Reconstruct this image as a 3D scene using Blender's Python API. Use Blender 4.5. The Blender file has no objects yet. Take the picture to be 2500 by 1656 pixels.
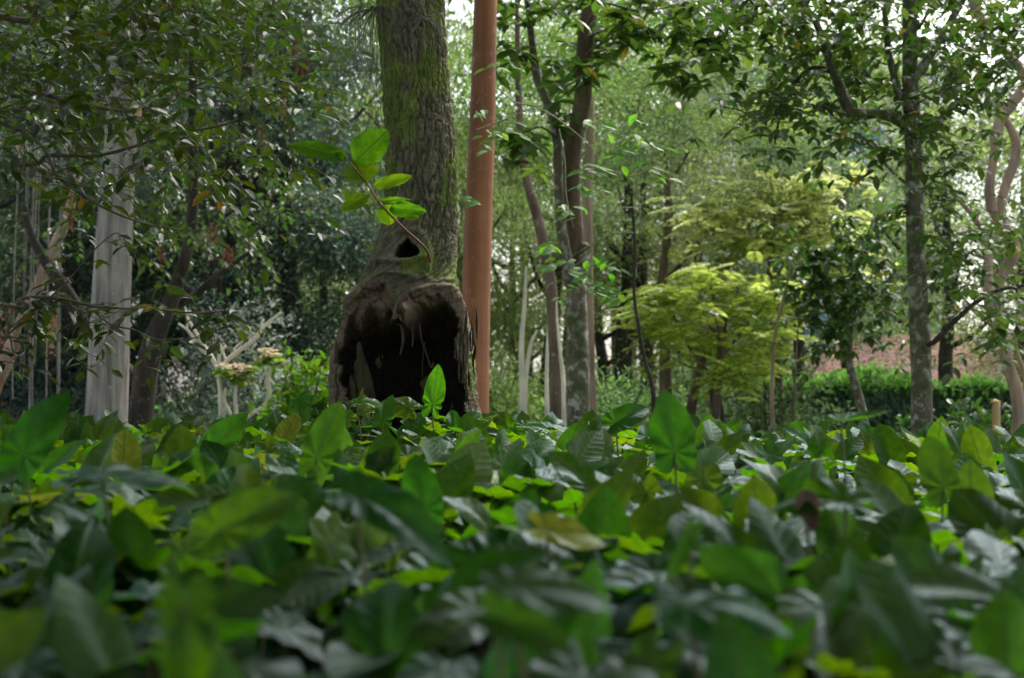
import bpy, math, random
import numpy as np
from mathutils import Vector

random.seed(7); RG = np.random.default_rng(11)
scene = bpy.context.scene
C = scene.collection
R = math.radians

# ------------------------------------------------------------------ camera frame
F = 3708.0; CX = 1250.0; CY = 828.0; CAMZ = 0.62
PITCH = math.atan((975 - 828) / F)
CP, SP = math.cos(PITCH), math.sin(PITCH)

def P(px, py, d):
    vx = (px - CX) / F; vy = (CY - py) / F
    v = np.array([vx, CP - vy * SP, SP + vy * CP]); v = v * (d / v[1])
    return v + np.array([0, 0, CAMZ])

def pxm(d): return d / F                       # metres per photo pixel at distance d
def Z(ox, oy, s):                              # reads a point off an enlarged crop of the photo
    return lambda x, y: (ox + x / s, oy + y / s)
Z2 = Z(0, 500, 2.613); Z5 = Z(1150, 0, 2.8); Z6 = Z(1150, 500, 2.613)
Z7 = Z(1800, 0, 2.8); Z8 = Z(1800, 500, 2.413); ZD = Z(0, 0, 0.9468)

# ------------------------------------------------------------------ noise
def _h(ix, iy, iz, s):
    n = ix * 374761393 + iy * 668265263 + iz * 1274126177 + s * 144665
    n = (n ^ (n >> 13)) * 1103515245
    n = n ^ (n >> 15)
    return (n & 0xffff) / 65535.0
def vnoise(p, s=0):
    p = np.asarray(p, float); i = np.floor(p).astype(np.int64); f = p - i; u = f * f * (3 - 2 * f)
    x, y, z = i[:, 0], i[:, 1], i[:, 2]; a, b, c = u[:, 0], u[:, 1], u[:, 2]
    def L(z_):
        return ((_h(x, y, z_, s) * (1 - a) + _h(x + 1, y, z_, s) * a) * (1 - b)
                + (_h(x, y + 1, z_, s) * (1 - a) + _h(x + 1, y + 1, z_, s) * a) * b)
    return L(z) * (1 - c) + L(z + 1) * c
def fbm(p, s=0, o=4):
    r = 0; a = .5; p = np.asarray(p, float)
    for k in range(o):
        r = r + a * vnoise(p * 2 ** k + 13.7 * k, s + k); a *= .5
    return r
def sstep(a, b, x):
    t = np.clip((x - a) / (b - a), 0, 1); return t * t * (3 - 2 * t)

# ------------------------------------------------------------------ object helpers
ORG = {}
def tag(o, label=None, cat=None, group=None, kind=None):
    if label: o['label'] = label
    if cat: o['category'] = cat
    if group: o['group'] = group
    if kind: o['kind'] = kind
    return o
def thing(name, label, cat, loc, group=None):
    o = bpy.data.objects.new(name, None); C.objects.link(o); o.location = [float(v) for v in loc]
    o.empty_display_size = .1; ORG[o.name] = np.array(loc, float)
    return tag(o, label, cat, group)
def mesh(name, V, faces, uv=None, col=None, smooth=True):
    me = bpy.data.meshes.new(name)
    V = np.ascontiguousarray(V, dtype=np.float32)
    if not isinstance(faces, list): faces = [faces]
    faces = [np.asarray(f, np.int32) for f in faces if len(f)]
    tot = np.concatenate([np.full(len(f), f.shape[1], np.int32) for f in faces])
    idx = np.concatenate([f.ravel() for f in faces])
    me.vertices.add(len(V)); me.vertices.foreach_set('co', V.ravel())
    me.loops.add(len(idx)); me.loops.foreach_set('vertex_index', idx)
    st = np.zeros(len(tot), np.int32); st[1:] = np.cumsum(tot)[:-1]
    me.polygons.add(len(tot)); me.polygons.foreach_set('loop_start', st)
    me.update(calc_edges=True)
    me.polygons.foreach_set('use_smooth', np.full(len(tot), smooth, bool))
    if uv is not None:
        l = me.uv_layers.new(name='UVMap'); l.data.foreach_set('uv', np.asarray(uv, np.float32)[idx].ravel())
    if col is not None:
        a = me.color_attributes.new('Col', 'FLOAT_COLOR', 'POINT')
        c4 = np.ones((len(V), 4), np.float32); c4[:, :3] = col; a.data.foreach_set('color', c4.ravel())
    me.validate(); return me
def link(name, me, mat, parent=None, color=None):
    o = bpy.data.objects.new(name, me); C.objects.link(o)
    if mat and not me.materials: me.materials.append(mat)
    if parent: o.parent = parent
    if color is not None: o.color = (*color, 1)
    return o
def build(name, V, faces, mat, parent=None, color=None, **k):
    V = np.asarray(V, float)
    if parent is not None: V = V - ORG[parent.name]
    return link(name, mesh(name, V, faces, **k), mat, parent, color)

def spline(pts, n):
    p = np.asarray(pts, float)
    if len(p) == 2:
        t = np.linspace(0, 1, n)[:, None]; return p[0] * (1 - t) + p[1] * t
    q = np.vstack([2 * p[0] - p[1], p, 2 * p[-1] - p[-2]]); out = []
    for t in np.linspace(0, len(p) - 1 - 1e-6, n):
        i = int(t); f = t - i; a, b, c, d = q[i], q[i + 1], q[i + 2], q[i + 3]
        out.append(.5 * ((2 * b) + (c - a) * f + (2 * a - 5 * b + 4 * c - d) * f * f + (3 * b - a - 3 * c + d) * f ** 3))
    return np.array(out)
class MB:
    """collects tubes / boxes into one mesh"""
    def __init__(s): s.V = []; s.Q = []; s.T = []; s.n = 0
    def add(s, V, Q=None, T=None):
        if Q is not None and len(Q): s.Q.append(np.asarray(Q) + s.n)
        if T is not None and len(T): s.T.append(np.asarray(T) + s.n)
        s.V.append(np.asarray(V, float)); s.n += len(V)
    def tube(s, pts, rad, n=8, seg=None, rough=0., seed=0, cap=True):
        seg = seg or max(2, len(pts)); P_ = spline(pts, seg)
        rad = np.asarray(rad if hasattr(rad, '__len__') else [rad, rad], float)
        r = np.interp(np.linspace(0, 1, seg), np.linspace(0, 1, len(rad)), rad)
        T = np.gradient(P_, axis=0); T /= np.linalg.norm(T, axis=1)[:, None] + 1e-9
        u = np.cross(T[0], [0.13, 1, .21]); u /= np.linalg.norm(u)
        V = []
        a = np.linspace(0, 2 * np.pi, n, endpoint=False)
        for i in range(seg):
            u = u - T[i] * (u @ T[i]); u /= np.linalg.norm(u); w = np.cross(T[i], u)
            V.append(P_[i] + r[i] * (np.cos(a)[:, None] * u + np.sin(a)[:, None] * w))
        V = np.array(V).reshape(-1, 3)
        if rough > 0:
            ax = np.repeat(P_, n, axis=0); dv = V - ax; L = np.linalg.norm(dv, axis=1)[:, None] + 1e-9
            rr = np.repeat(r, n)[:, None]
            q = V / (rr.mean() * 1.1) * [1, 1, .35]
            V = ax + dv * (1 + rough * 2 * (fbm(q, seed, 4)[:, None] - .47))
        i, j = np.meshgrid(np.arange(seg - 1), np.arange(n), indexing='ij')
        j2 = (j + 1) % n
        Q = np.stack([i * n + j, i * n + j2, (i + 1) * n + j2, (i + 1) * n + j], -1).reshape(-1, 4)
        s.add(V, Q)
        if cap:
            s.add([P_[-1] + T[-1] * r[-1] * .5], None, None)
            top = s.n - 1; b = top - n
            s.T.append(np.array([[b + k, b + (k + 1) % n, top] for k in range(n)]))
        return P_
    def box(s, c, sz):
        c = np.array(c); h = np.array(sz) / 2
        V = c + h * np.array([[x, y, z] for x in (-1, 1) for y in (-1, 1) for z in (-1, 1)])
        s.add(V, [[0, 1, 3, 2], [4, 6, 7, 5], [0, 4, 5, 1], [2, 3, 7, 6], [0, 2, 6, 4], [1, 5, 7, 3]])
    def build(s, name, mat, parent=None, color=None, **k):
        f = []
        if s.Q: f.append(np.concatenate(s.Q))
        if s.T: f.append(np.concatenate(s.T))
        return build(name, np.concatenate(s.V), f, mat, parent, color, **k)

# ------------------------------------------------------------------ materials
def new_mat(name):
    m = bpy.data.materials.new(name); m.use_nodes = True; nt = m.node_tree; nt.nodes.clear()
    out = nt.nodes.new('ShaderNodeOutputMaterial'); return m, nt, out
def N(nt, t, **k):
    n = nt.nodes.new(t)
    for a, b in k.items(): setattr(n, a, b)
    return n
def val(nt, op, a, b=None, c=None):
    n = N(nt, 'ShaderNodeMath', operation=op)
    for i, v in enumerate((a, b, c)):
        if v is None: continue
        if isinstance(v, (int, float)): n.inputs[i].default_value = v
        else: nt.links.new(v, n.inputs[i])
    return n.outputs[0]
def mixc(nt, f, a, b, t='MIX'):
    n = N(nt, 'ShaderNodeMix', data_type='RGBA', blend_type=t)
    for s, v in ((0, f), (6, a), (7, b)):
        if isinstance(v, (int, float)): n.inputs[s].default_value = v
        elif isinstance(v, (tuple, list)): n.inputs[s].default_value = (*v, 1)
        else: nt.links.new(v, n.inputs[s])
    return n.outputs[2]
def ramp(nt, f, stops):
    n = N(nt, 'ShaderNodeValToRGB'); e = n.color_ramp.elements
    while len(e) < len(stops): e.new(.5)
    for k, (p, c) in zip(e, stops): k.position = p; k.color = (*c, 1) if len(c) == 3 else c
    nt.links.new(f, n.inputs[0]); return n.outputs[0]

def leaf_mat(name, front, trans, rough=.4, tr=.45, spec=.5, var=.35, odd=None, veins=False, objtint=True):
    m, nt, out = new_mat(name); L = nt.links.new
    geo = N(nt, 'ShaderNodeNewGeometry'); rnd = geo.outputs['Random Per Island']
    if veins:
        oi0 = N(nt, 'ShaderNodeObjectInfo'); rnd = val(nt, 'FRACT', val(nt, 'ADD', rnd, oi0.outputs['Random']))
    bright = val(nt, 'MULTIPLY_ADD', rnd, 2 * var, 1 - var)
    r2 = val(nt, 'FRACT', val(nt, 'MULTIPLY', rnd, 37.3))
    def tinted(c):
        hsv = N(nt, 'ShaderNodeHueSaturation'); hsv.inputs['Color'].default_value = (*c, 1)
        L(val(nt, 'MULTIPLY_ADD', r2, .05, .475), hsv.inputs['Hue']); L(bright, hsv.inputs['Value'])
        o = hsv.outputs[0]
        if odd:
            big = val(nt, 'GREATER_THAN', val(nt, 'FRACT', val(nt, 'MULTIPLY', rnd, 91.7)), 1 - odd[1])
            o = mixc(nt, big, o, odd[0])
        if objtint:
            oi = N(nt, 'ShaderNodeObjectInfo'); o = mixc(nt, 1., o, oi.outputs['Color'], 'MULTIPLY')
        return o
    cf, ct = tinted(front), tinted(trans)
    bs = N(nt, 'ShaderNodeBsdfPrincipled'); bs.inputs['Roughness'].default_value = rough
    bs.inputs['Specular IOR Level'].default_value = spec
    tl = N(nt, 'ShaderNodeBsdfTranslucent')
    if veins:
        uv = N(nt, 'ShaderNodeUVMap'); sx = N(nt, 'ShaderNodeSeparateXYZ'); L(uv.outputs[0], sx.inputs[0])
        ax = val(nt, 'ABSOLUTE', sx.outputs[0])
        c = val(nt, 'SUBTRACT', sx.outputs[1], val(nt, 'MULTIPLY', ax, .75))
        fr = val(nt, 'ABSOLUTE', val(nt, 'SUBTRACT', val(nt, 'FRACT', val(nt, 'MULTIPLY', c, 7.)), .5))
        lat = N(nt, 'ShaderNodeMapRange'); L(fr, lat.inputs[0]); lat.inputs[1].default_value = .10; lat.inputs[2].default_value = 0.
        mid = N(nt, 'ShaderNodeMapRange'); L(ax, mid.inputs[0]); mid.inputs[1].default_value = .022; mid.inputs[2].default_value = .008
        vein = val(nt, 'MAXIMUM', val(nt, 'MULTIPLY', lat.outputs[0], .55), mid.outputs[0])
        nz = N(nt, 'ShaderNodeTexNoise'); L(uv.outputs[0], nz.inputs['Vector']); nz.inputs['Scale'].default_value = 5; nz.inputs['Detail'].default_value = 5
        blot = ramp(nt, nz.outputs[0], [(.3, (.7, .72, .7)), (.7, (1.3, 1.25, 1.1))])
        cf = mixc(nt, 1., cf, blot, 'MULTIPLY'); ct = mixc(nt, 1., ct, blot, 'MULTIPLY')
        ct = mixc(nt, val(nt, 'MULTIPLY', vein, .75), ct, (.03, .07, .005))
        cf = mixc(nt, val(nt, 'MULTIPLY', vein, .5), cf, (.10, .16, .05))
        # a few brown bitten patches
        nz2 = N(nt, 'ShaderNodeTexNoise'); L(uv.outputs[0], nz2.inputs['Vector']); nz2.inputs['Scale'].default_value = 3.3; nz2.inputs['Detail'].default_value = 6
        oi2 = N(nt, 'ShaderNodeObjectInfo')
        sp = N(nt, 'ShaderNodeMapRange'); L(nz2.outputs[0], sp.inputs[0]); sp.inputs[1].default_value = .72; sp.inputs[2].default_value = .78
        cf = mixc(nt, sp.outputs[0], cf, (.16, .11, .04)); ct = mixc(nt, sp.outputs[0], ct, (.25, .2, .04))
        bmp = N(nt, 'ShaderNodeBump'); bmp.inputs['Strength'].default_value = .35; bmp.inputs['Distance'].default_value = .0012
        L(val(nt, 'SUBTRACT', val(nt, 'MULTIPLY', fr, 1.6), vein), bmp.inputs['Height'])
    L(ct, tl.inputs['Color'])
    if veins:   # waxy leaf: diffuse body under a thin bluish sheen that grows at grazing angles
        body = N(nt, 'ShaderNodeBsdfDiffuse'); L(cf, body.inputs[0]); gl = N(nt, 'ShaderNodeBsdfGlossy'); gl.inputs['Roughness'].default_value = rough; gl.inputs['Color'].default_value = (.72, .86, .95, 1)
        for nn_ in (body, gl): L(bmp.outputs[0], nn_.inputs['Normal'])
        lw = N(nt, 'ShaderNodeLayerWeight'); lw.inputs[0].default_value = .5
        fac = val(nt, 'MULTIPLY_ADD', val(nt, 'POWER', lw.outputs['Facing'], 3.), spec, .015)
        bs2 = N(nt, 'ShaderNodeMixShader'); L(fac, bs2.inputs[0]); L(body.outputs[0], bs2.inputs[1]); L(gl.outputs[0], bs2.inputs[2]); nt.nodes.remove(bs); bs = bs2
    else: L(cf, bs.inputs['Base Color'])
    mx = N(nt, 'ShaderNodeMixShader'); mx.inputs[0].default_value = tr
    L(bs.outputs[0], mx.inputs[1]); L(tl.outputs[0], mx.inputs[2]); L(mx.outputs[0], out.inputs[0])
    return m

def bark_mat(name, c1, c2, lichen=None, scale=14., stretch=.18, bump=.02, rough=.9, moss=None, lich_amt=.58):
    m, nt, out = new_mat(name); L = nt.links.new
    tc = N(nt, 'ShaderNodeTexCoord'); mp = N(nt, 'ShaderNodeMapping'); mp.inputs['Scale'].default_value = (1, 1, stretch)
    L(tc.outputs['Object'], mp.inputs[0])
    n1 = N(nt, 'ShaderNodeTexNoise'); n1.inputs['Scale'].default_value = scale; n1.inputs['Detail'].default_value = 8; n1.inputs['Roughness'].default_value = .65
    L(mp.outputs[0], n1.inputs['Vector'])
    col = ramp(nt, n1.outputs[0], [(.33, c1), (.66, c2)])
    n3 = N(nt, 'ShaderNodeTexNoise'); n3.inputs['Scale'].default_value = 3; n3.inputs['Detail'].default_value = 3; L(tc.outputs['Object'], n3.inputs['Vector'])
    col = mixc(nt, 1., col, ramp(nt, n3.outputs[0], [(.3, (.75, .75, .78)), (.7, (1.25, 1.2, 1.1))]), 'MULTIPLY')
    if lichen:
        n2 = N(nt, 'ShaderNodeTexNoise'); n2.inputs['Scale'].default_value = 16; n2.inputs['Detail'].default_value = 7; n2.inputs['Roughness'].default_value = .7
        L(tc.outputs['Object'], n2.inputs['Vector'])
        f = N(nt, 'ShaderNodeMapRange'); L(n2.outputs[0], f.inputs[0]); f.inputs[1].default_value = lich_amt - .04; f.inputs[2].default_value = lich_amt + .04
        col = mixc(nt, f.outputs[0], col, lichen)
    if moss:
        n4 = N(nt, 'ShaderNodeTexNoise'); n4.inputs['Scale'].default_value = 5; n4.inputs['Detail'].default_value = 6; L(tc.outputs['Object'], n4.inputs['Vector'])
        f = N(nt, 'ShaderNodeMapRange'); L(n4.outputs[0], f.inputs[0]); f.inputs[1].default_value = .5; f.inputs[2].default_value = .6
        col = mixc(nt, val(nt, 'MULTIPLY', f.outputs[0], .7), col, moss)
    bs = N(nt, 'ShaderNodeBsdfPrincipled'); bs.inputs['Roughness'].default_value = rough; bs.inputs['Specular IOR Level'].default_value = .25
    L(col, bs.inputs['Base Color'])
    b = N(nt, 'ShaderNodeBump'); b.inputs['Strength'].default_value = .9; b.inputs['Distance'].default_value = bump
    L(n1.outputs[0], b.inputs['Height']); L(b.outputs[0], bs.inputs['Normal']); L(bs.outputs[0], out.inputs[0])
    return m
def plain_mat(name, c, rough=.8, c2=None, scale=20.):
    m, nt, out = new_mat(name); L = nt.links.new
    bs = N(nt, 'ShaderNodeBsdfPrincipled'); bs.inputs['Roughness'].default_value = rough; bs.inputs['Specular IOR Level'].default_value = .3
    tc = N(nt, 'ShaderNodeTexCoord'); n1 = N(nt, 'ShaderNodeTexNoise'); n1.inputs['Scale'].default_value = scale; n1.inputs['Detail'].default_value = 5
    L(tc.outputs['Object'], n1.inputs['Vector'])
    c2 = c2 or tuple(v * .7 for v in c)
    L(ramp(nt, n1.outputs[0], [(.35, c2), (.65, c)]), bs.inputs['Base Color']); L(bs.outputs[0], out.inputs[0])
    return m

M = {}
M['bed'] = leaf_mat('bed_leaf', (.018, .054, .008), (.080, .215, .002), rough=.40, tr=.5, spec=.22, var=.2, odd=((.14, .2, .02), .02), veins=True)
M['bedstem'] = plain_mat('leaf_stalk', (.10, .13, .04), .6, (.09, .07, .03))
M['shoot'] = leaf_mat('shoot_leaf', (.05, .13, .006), (.20, .44, .005), rough=.5, tr=.5, spec=.1, var=.15, veins=True)
M['overhang'] = leaf_mat('overhang_leaf', (.026, .046, .012), (.060, .11, .004), rough=.45, tr=.36, spec=.5, var=.4, odd=((.2, .13, .01), .008))
M['glossy'] = leaf_mat('glossy_leaf', (.03, .07, .015), (.085, .165, .02), rough=.45, tr=.42, spec=.5, var=.35, odd=((.25, .2, .02), .008))
M['bright'] = leaf_mat('bright_leaf', (.06, .16, .02), (.16, .38, .02), rough=.5, tr=.5, spec=.4, var=.2)
M['crown'] = leaf_mat('crown_leaf', (.5, .5, .5), (1., 1., 1.), rough=.45, tr=.45, spec=.5, var=.5)
M['flower'] = leaf_mat('flower', (.75, .6, .5), (.8, .7, .5), rough=.6, tr=.4, spec=.3, var=.2, odd=((.5, .45, .1), .2))
M['grey_bark'] = bark_mat('grey_bark', (.12, .11, .105), (.40, .37, .355), scale=20, stretch=.08, bump=.04, lichen=(.5, .48, .46), lich_amt=.66)
M['dark_bark'] = bark_mat('dark_bark', (.022, .019, .016), (.07, .06, .05), lichen=(.15, .15, .13), lich_amt=.63, bump=.02)
M['brown_bark'] = bark_mat('brown_bark', (.08, .055, .045), (.20, .145, .115), lichen=(.28, .26, .22), lich_amt=.62, bump=.02)
M['moss_bark'] = bark_mat('moss_bark', (.06, .055, .04), (.17, .155, .12), lichen=(.36, .36, .32), lich_amt=.55, moss=(.055, .08, .025), scale=18, stretch=.4, bump=.015)
M['red_bark'] = bark_mat('cinnamon_bark', (.16, .065, .03), (.40, .165, .085), scale=9, stretch=.03, bump=.008, rough=.65, lichen=(.36, .2, .13), lich_amt=.6)
M['pale_bark'] = bark_mat('pale_bark', (.58, .52, .44), (.82, .77, .68), scale=12, stretch=.25, bump=.006)
M['pink_bark'] = bark_mat('pink_bark', (.20, .13, .10), (.42, .32, .27), scale=11, stretch=.12, bump=.025)
M['twig'] = plain_mat('twig', (.14, .11, .08), .8, (.06, .05, .04), 30)
M['paletwig'] = plain_mat('pale_twig', (.32, .28, .20), .8, (.2, .17, .12), 30)
M['strand'] = plain_mat('grey_strand', (.20, .19, .16), .8, (.10, .095, .08), 30)
M['redstem'] = plain_mat('red_stem', (.20, .075, .04), .6, (.10, .05, .03), 40)

# stump material: region colours live in a colour attribute, relief is geometry plus bump
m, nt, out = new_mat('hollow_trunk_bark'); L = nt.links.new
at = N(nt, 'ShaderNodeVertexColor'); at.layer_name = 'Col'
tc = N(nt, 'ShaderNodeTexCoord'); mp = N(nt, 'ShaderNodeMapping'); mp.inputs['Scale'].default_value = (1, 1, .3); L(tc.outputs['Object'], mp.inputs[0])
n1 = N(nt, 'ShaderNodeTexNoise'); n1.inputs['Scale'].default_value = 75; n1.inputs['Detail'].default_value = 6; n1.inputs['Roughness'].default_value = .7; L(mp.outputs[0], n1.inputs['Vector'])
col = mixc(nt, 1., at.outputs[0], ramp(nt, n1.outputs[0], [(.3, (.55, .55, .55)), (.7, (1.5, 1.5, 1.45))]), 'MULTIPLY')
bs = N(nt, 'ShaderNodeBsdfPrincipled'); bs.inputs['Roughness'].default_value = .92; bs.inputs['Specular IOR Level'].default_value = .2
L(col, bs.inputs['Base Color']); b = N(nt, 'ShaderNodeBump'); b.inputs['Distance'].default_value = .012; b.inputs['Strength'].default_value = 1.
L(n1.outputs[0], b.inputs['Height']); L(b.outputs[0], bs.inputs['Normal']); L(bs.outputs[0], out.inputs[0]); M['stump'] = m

# ------------------------------------------------------------------ leaf clouds
def norm(v): return v / (np.linalg.norm(v, axis=-1, keepdims=True) + 1e-9)
# templates: tip along +Y, normal +Z, length 1
T_RH = (np.array([[0, 0, 0], [.24, .45, .06], [0, 1, -.08], [-.24, .45, .06]], float), np.array([[0, 1, 2], [0, 2, 3]]))
T_EL = (np.array([[0, 0, 0], [.14, .14, .035], [.24, .42, .06], [.17, .75, .0], [0, 1, -.13], [-.17, .75, .0], [-.24, .42, .06], [-.14, .14, .035], [0, .3, .0], [0, .7, -.04]], float),
        np.array([[0, 1, 8], [1, 2, 8], [2, 9, 8], [2, 3, 9], [3, 4, 9], [4, 5, 9], [5, 6, 9], [6, 8, 9], [6, 7, 8], [7, 0, 8]]))
T_NA = (np.array([[0, 0, 0], [.11, .3, .02], [.09, .7, -.02], [0, 1, -.12], [-.09, .7, -.02], [-.11, .3, .02]], float), np.array([[0, 1, 5], [1, 2, 5], [2, 4, 5], [2, 3, 4]]))
def cloud(tpl, pos, tip, nrm, size, uv=False):
    V0, Fc = tpl[0], tpl[1]; y = norm(tip); x = norm(np.cross(y, nrm)); z = np.cross(x, y)
    s = np.asarray(size)[:, None, None]
    V = pos[:, None, :] + s * (V0[None, :, 0, None] * x[:, None] + V0[None, :, 1, None] * y[:, None] + V0[None, :, 2, None] * z[:, None])
    k = len(V0); Fa = (Fc[None] + (np.arange(len(pos)) * k)[:, None, None]).reshape(-1, Fc.shape[1])
    return V.reshape(-1, 3), Fa

def crown_mesh(name, kind, nclu, per, seed, leaf=.012, low=.12, rad=.33, lobes=13):
    """unit-height crown: lobes -> clusters -> leaves"""
    g = np.random.default_rng(seed)
    lc = []; 
    for k in range(lobes):
        h = low + (1 - low) * (k + g.uniform(.2, .9)) / lobes
        prof = math.sin(math.pi * min(1, max(.08, (h - low) / (1 - low) * .8 + .14)))
        a = g.uniform(0, 6.28); rr = rad * prof * g.uniform(.35, .85)
        lc.append((rr * math.cos(a), rr * math.sin(a), h, rad * g.uniform(.28, .5)))
    lc = np.array(lc)
    w = lc[:, 3] ** 2; li = g.choice(lobes, nclu, p=w / w.sum())
    dv = norm(g.normal(size=(nclu, 3))); dv[:, 2] = np.abs(dv[:, 2]) * 1.1 - .35
    cc = lc[li, :3] + dv * lc[li, 3:4] * g.uniform(.35, 1.08, (nclu, 1)) * [1, 1, .75]
    ci = np.repeat(np.arange(nclu), per); n = len(ci)
    if kind == 'layered': sp = np.array([.05, .05, .006])
    elif kind == 'droop': sp = np.array([.015, .015, .05])
    else: sp = np.array([.028, .028, .018])
    off = g.normal(size=(n, 3)) * sp * g.uniform(.6, 1.4, (nclu, 1))[ci]
    pos = cc[ci] + off
    if kind == 'droop': tip = np.stack([g.normal(0, .35, n), g.normal(0, .35, n), -np.ones(n)], 1); nr = np.stack([g.normal(size=n), g.normal(size=n), g.normal(0, .2, n)], 1)
    elif kind == 'layered': tip = np.stack([g.normal(size=n), g.normal(size=n), g.normal(-.1, .2, n)], 1); nr = np.stack([g.normal(0, .3, n), g.normal(0, .3, n), np.ones(n)], 1)
    else:
        tip = norm(norm(off) + norm(g.normal(size=(n, 3))) * .9 + [0, 0, -.35]); nr = np.stack([g.normal(0, .55, n), g.normal(0, .55, n), np.ones(n)], 1)
    V, Fc = cloud(T_RH if kind != 'droop' else T_NA, pos, tip, nr, leaf * g.uniform(.6, 1.3, n))
    return mesh(name, V, Fc, smooth=False)

CR = {
    'dense': [crown_mesh('crown_mesh', 'dense', 900, 24, 1, .0135), crown_mesh('crown_mesh', 'dense', 760, 26, 2, .0145, rad=.38), crown_mesh('crown_mesh', 'dense', 850, 22, 3, .0125, low=.2, rad=.3)],
    'airy': [crown_mesh('crown_mesh', 'dense', 420, 24, 4, .0135, rad=.4), crown_mesh('crown_mesh', 'dense', 360, 26, 5, .013, low=.25, rad=.42)],
    'layered': [crown_mesh('crown_mesh', 'layered', 210, 80, 6, .0125, low=.3, rad=.42), crown_mesh('crown_mesh', 'layered', 170, 80, 7, .013, low=.3, rad=.4)],
    'droop': [crown_mesh('crown_mesh', 'droop', 520, 34, 8, .016, low=.1, rad=.3), crown_mesh('crown_mesh', 'droop', 420, 34, 9, .018, low=.15, rad=.34)],
}
for l_ in CR.values():
    for me_ in l_: me_.materials.append(M['crown'])
cnt = 0
def bgtree(px, d, h, kind, tint, name, label, cat='tree', group=None, bark='dark_bark', tw=.11, lean=0., z0=0., wide=1.):
    global cnt
    cnt += 1; g = random.Random(cnt * 17)
    b = P(px, 975, d); b[2] = z0
    t = thing(name, label, cat, b, group)
    mb = MB(); top = b + [lean * h + g.uniform(-.2, .2), g.uniform(-.2, .2), h * .8]
    mid = (b + top) / 2 + [g.uniform(-.12, .12), 0, 0]
    mb.tube([b - [0, 0, .05], b + (mid - b) * .5 + [g.uniform(-.06, .06), 0, 0], mid, top], [tw * 1.25, tw, tw * .8, tw * .25], n=9, seg=14, rough=.12, seed=cnt)
    mb.build('trunk', M[bark], t)
    lb = MB()
    for k in range(5):
        f = .3 + .12 * k; s = b + (top - b) * f; a = g.uniform(0, 6.28); e = s + np.array([math.cos(a) * h * .2, math.sin(a) * h * .2, h * .16])
        lb.tube([s, (s + e) / 2 + [0, 0, -.03 * h], e], [tw * .45, tw * .3, tw * .1], n=6, seg=6, rough=.1)
    lb.build('limb', M[bark], t)
    me = g.choice(CR[kind]); c = link('crown', me, M['crown'], t, tint)
    c.rotation_euler = (0, 0, g.uniform(0, 6.28)); c.scale = (h * wide, h * wide, h)
    c.location = (lean * h * .5, 0, 0)
    return t

# ------------------------------------------------------------------ twigs with leaves
class Spray:
    """leafy twigs gathered into one crown part (leaves) and one twig part"""
    def __init__(s, tpl, seed=0): s.p = []; s.t = []; s.n = []; s.s = []; s.mb = MB(); s.g = np.random.default_rng(seed); s.tpl = tpl
    def twig(s, start, d, length, nl, leaf, r=.004, droop=.25, flat=.35, width=1.):
        g = s.g; d = norm(np.asarray(d, float)); seg = max(4, nl // 2)
        pts = [np.asarray(start, float)]; dd = d.copy()
        for k in range(seg):
            dd = norm(dd + g.normal(0, .13, 3) + [0, 0, -droop / seg]); pts.append(pts[-1] + dd * length / seg)
        pts = np.array(pts); s.mb.tube(pts, [r, r * .3], n=4, seg=seg + 1, cap=False)
        side = norm(np.cross(dd, [0, 0, 1.]) + 1e-6)
        for k in range(nl):
            f = (k + .7) / nl; i = min(seg - 1, int(f * seg)); p = pts[i] + (pts[i + 1] - pts[i]) * (f * seg - i)
            tg = norm(pts[i + 1] - pts[i]); sg = 1 if k % 2 else -1
            if k == nl - 1: tip = tg + g.normal(0, .15, 3)
            else: tip = tg * .6 + side * sg * width + g.normal(0, .25, 3) + [0, 0, -.25]
            nn = np.array([0, 0, 1.]) + g.normal(0, flat, 3)
            s.p.append(p); s.t.append(tip); s.n.append(nn); s.s.append(leaf * g.uniform(.65, 1.15))
        return pts
    def rosette(s, c, nl, leaf, down=.3):
        g = s.g; a0 = g.uniform(0, 6.28)
        for k in range(nl):
            a = a0 + k * 2.399; el = g.uniform(-down - .4, .35)
            s.p.append(np.array(c) + g.normal(0, .006, 3)); s.t.append(np.array([math.cos(a), math.sin(a), el]))
            s.n.append(np.array([-math.cos(a) * el, -math.sin(a) * el, 1.]) + g.normal(0, .2, 3)); s.s.append(leaf * g.uniform(.7, 1.15))
    def done(s, parent, mat, tint=(1, 1, 1), twigmat='twig', name='crown'):
        nt_ = len(s.mb.V)
        V, Fc = cloud(s.tpl, np.array(s.p), np.array(s.t), np.array(s.n), np.array(s.s))
        o = build(name, V, Fc, M[mat], parent, tint, smooth=False)
        if s.mb.n: tag(s.mb.build('twig', M[twigmat], parent), kind='stuff' if nt_ > 20 else None)
        return o

def limb(mb, zf, pts, d, w, **k):
    """polyline read off a crop; widths in photo pixels"""
    dd = d if hasattr(d, '__len__') else [d] * len(pts)
    pp = [P(*zf(*p), q) for p, q in zip(pts, dd)]
    return mb.tube(pp, [x * pxm(dd[0]) / 2 for x in w], n=k.pop('n', 12), seg=k.pop('seg', len(pts) * 7), rough=k.pop('rough', .12), **k)

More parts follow.
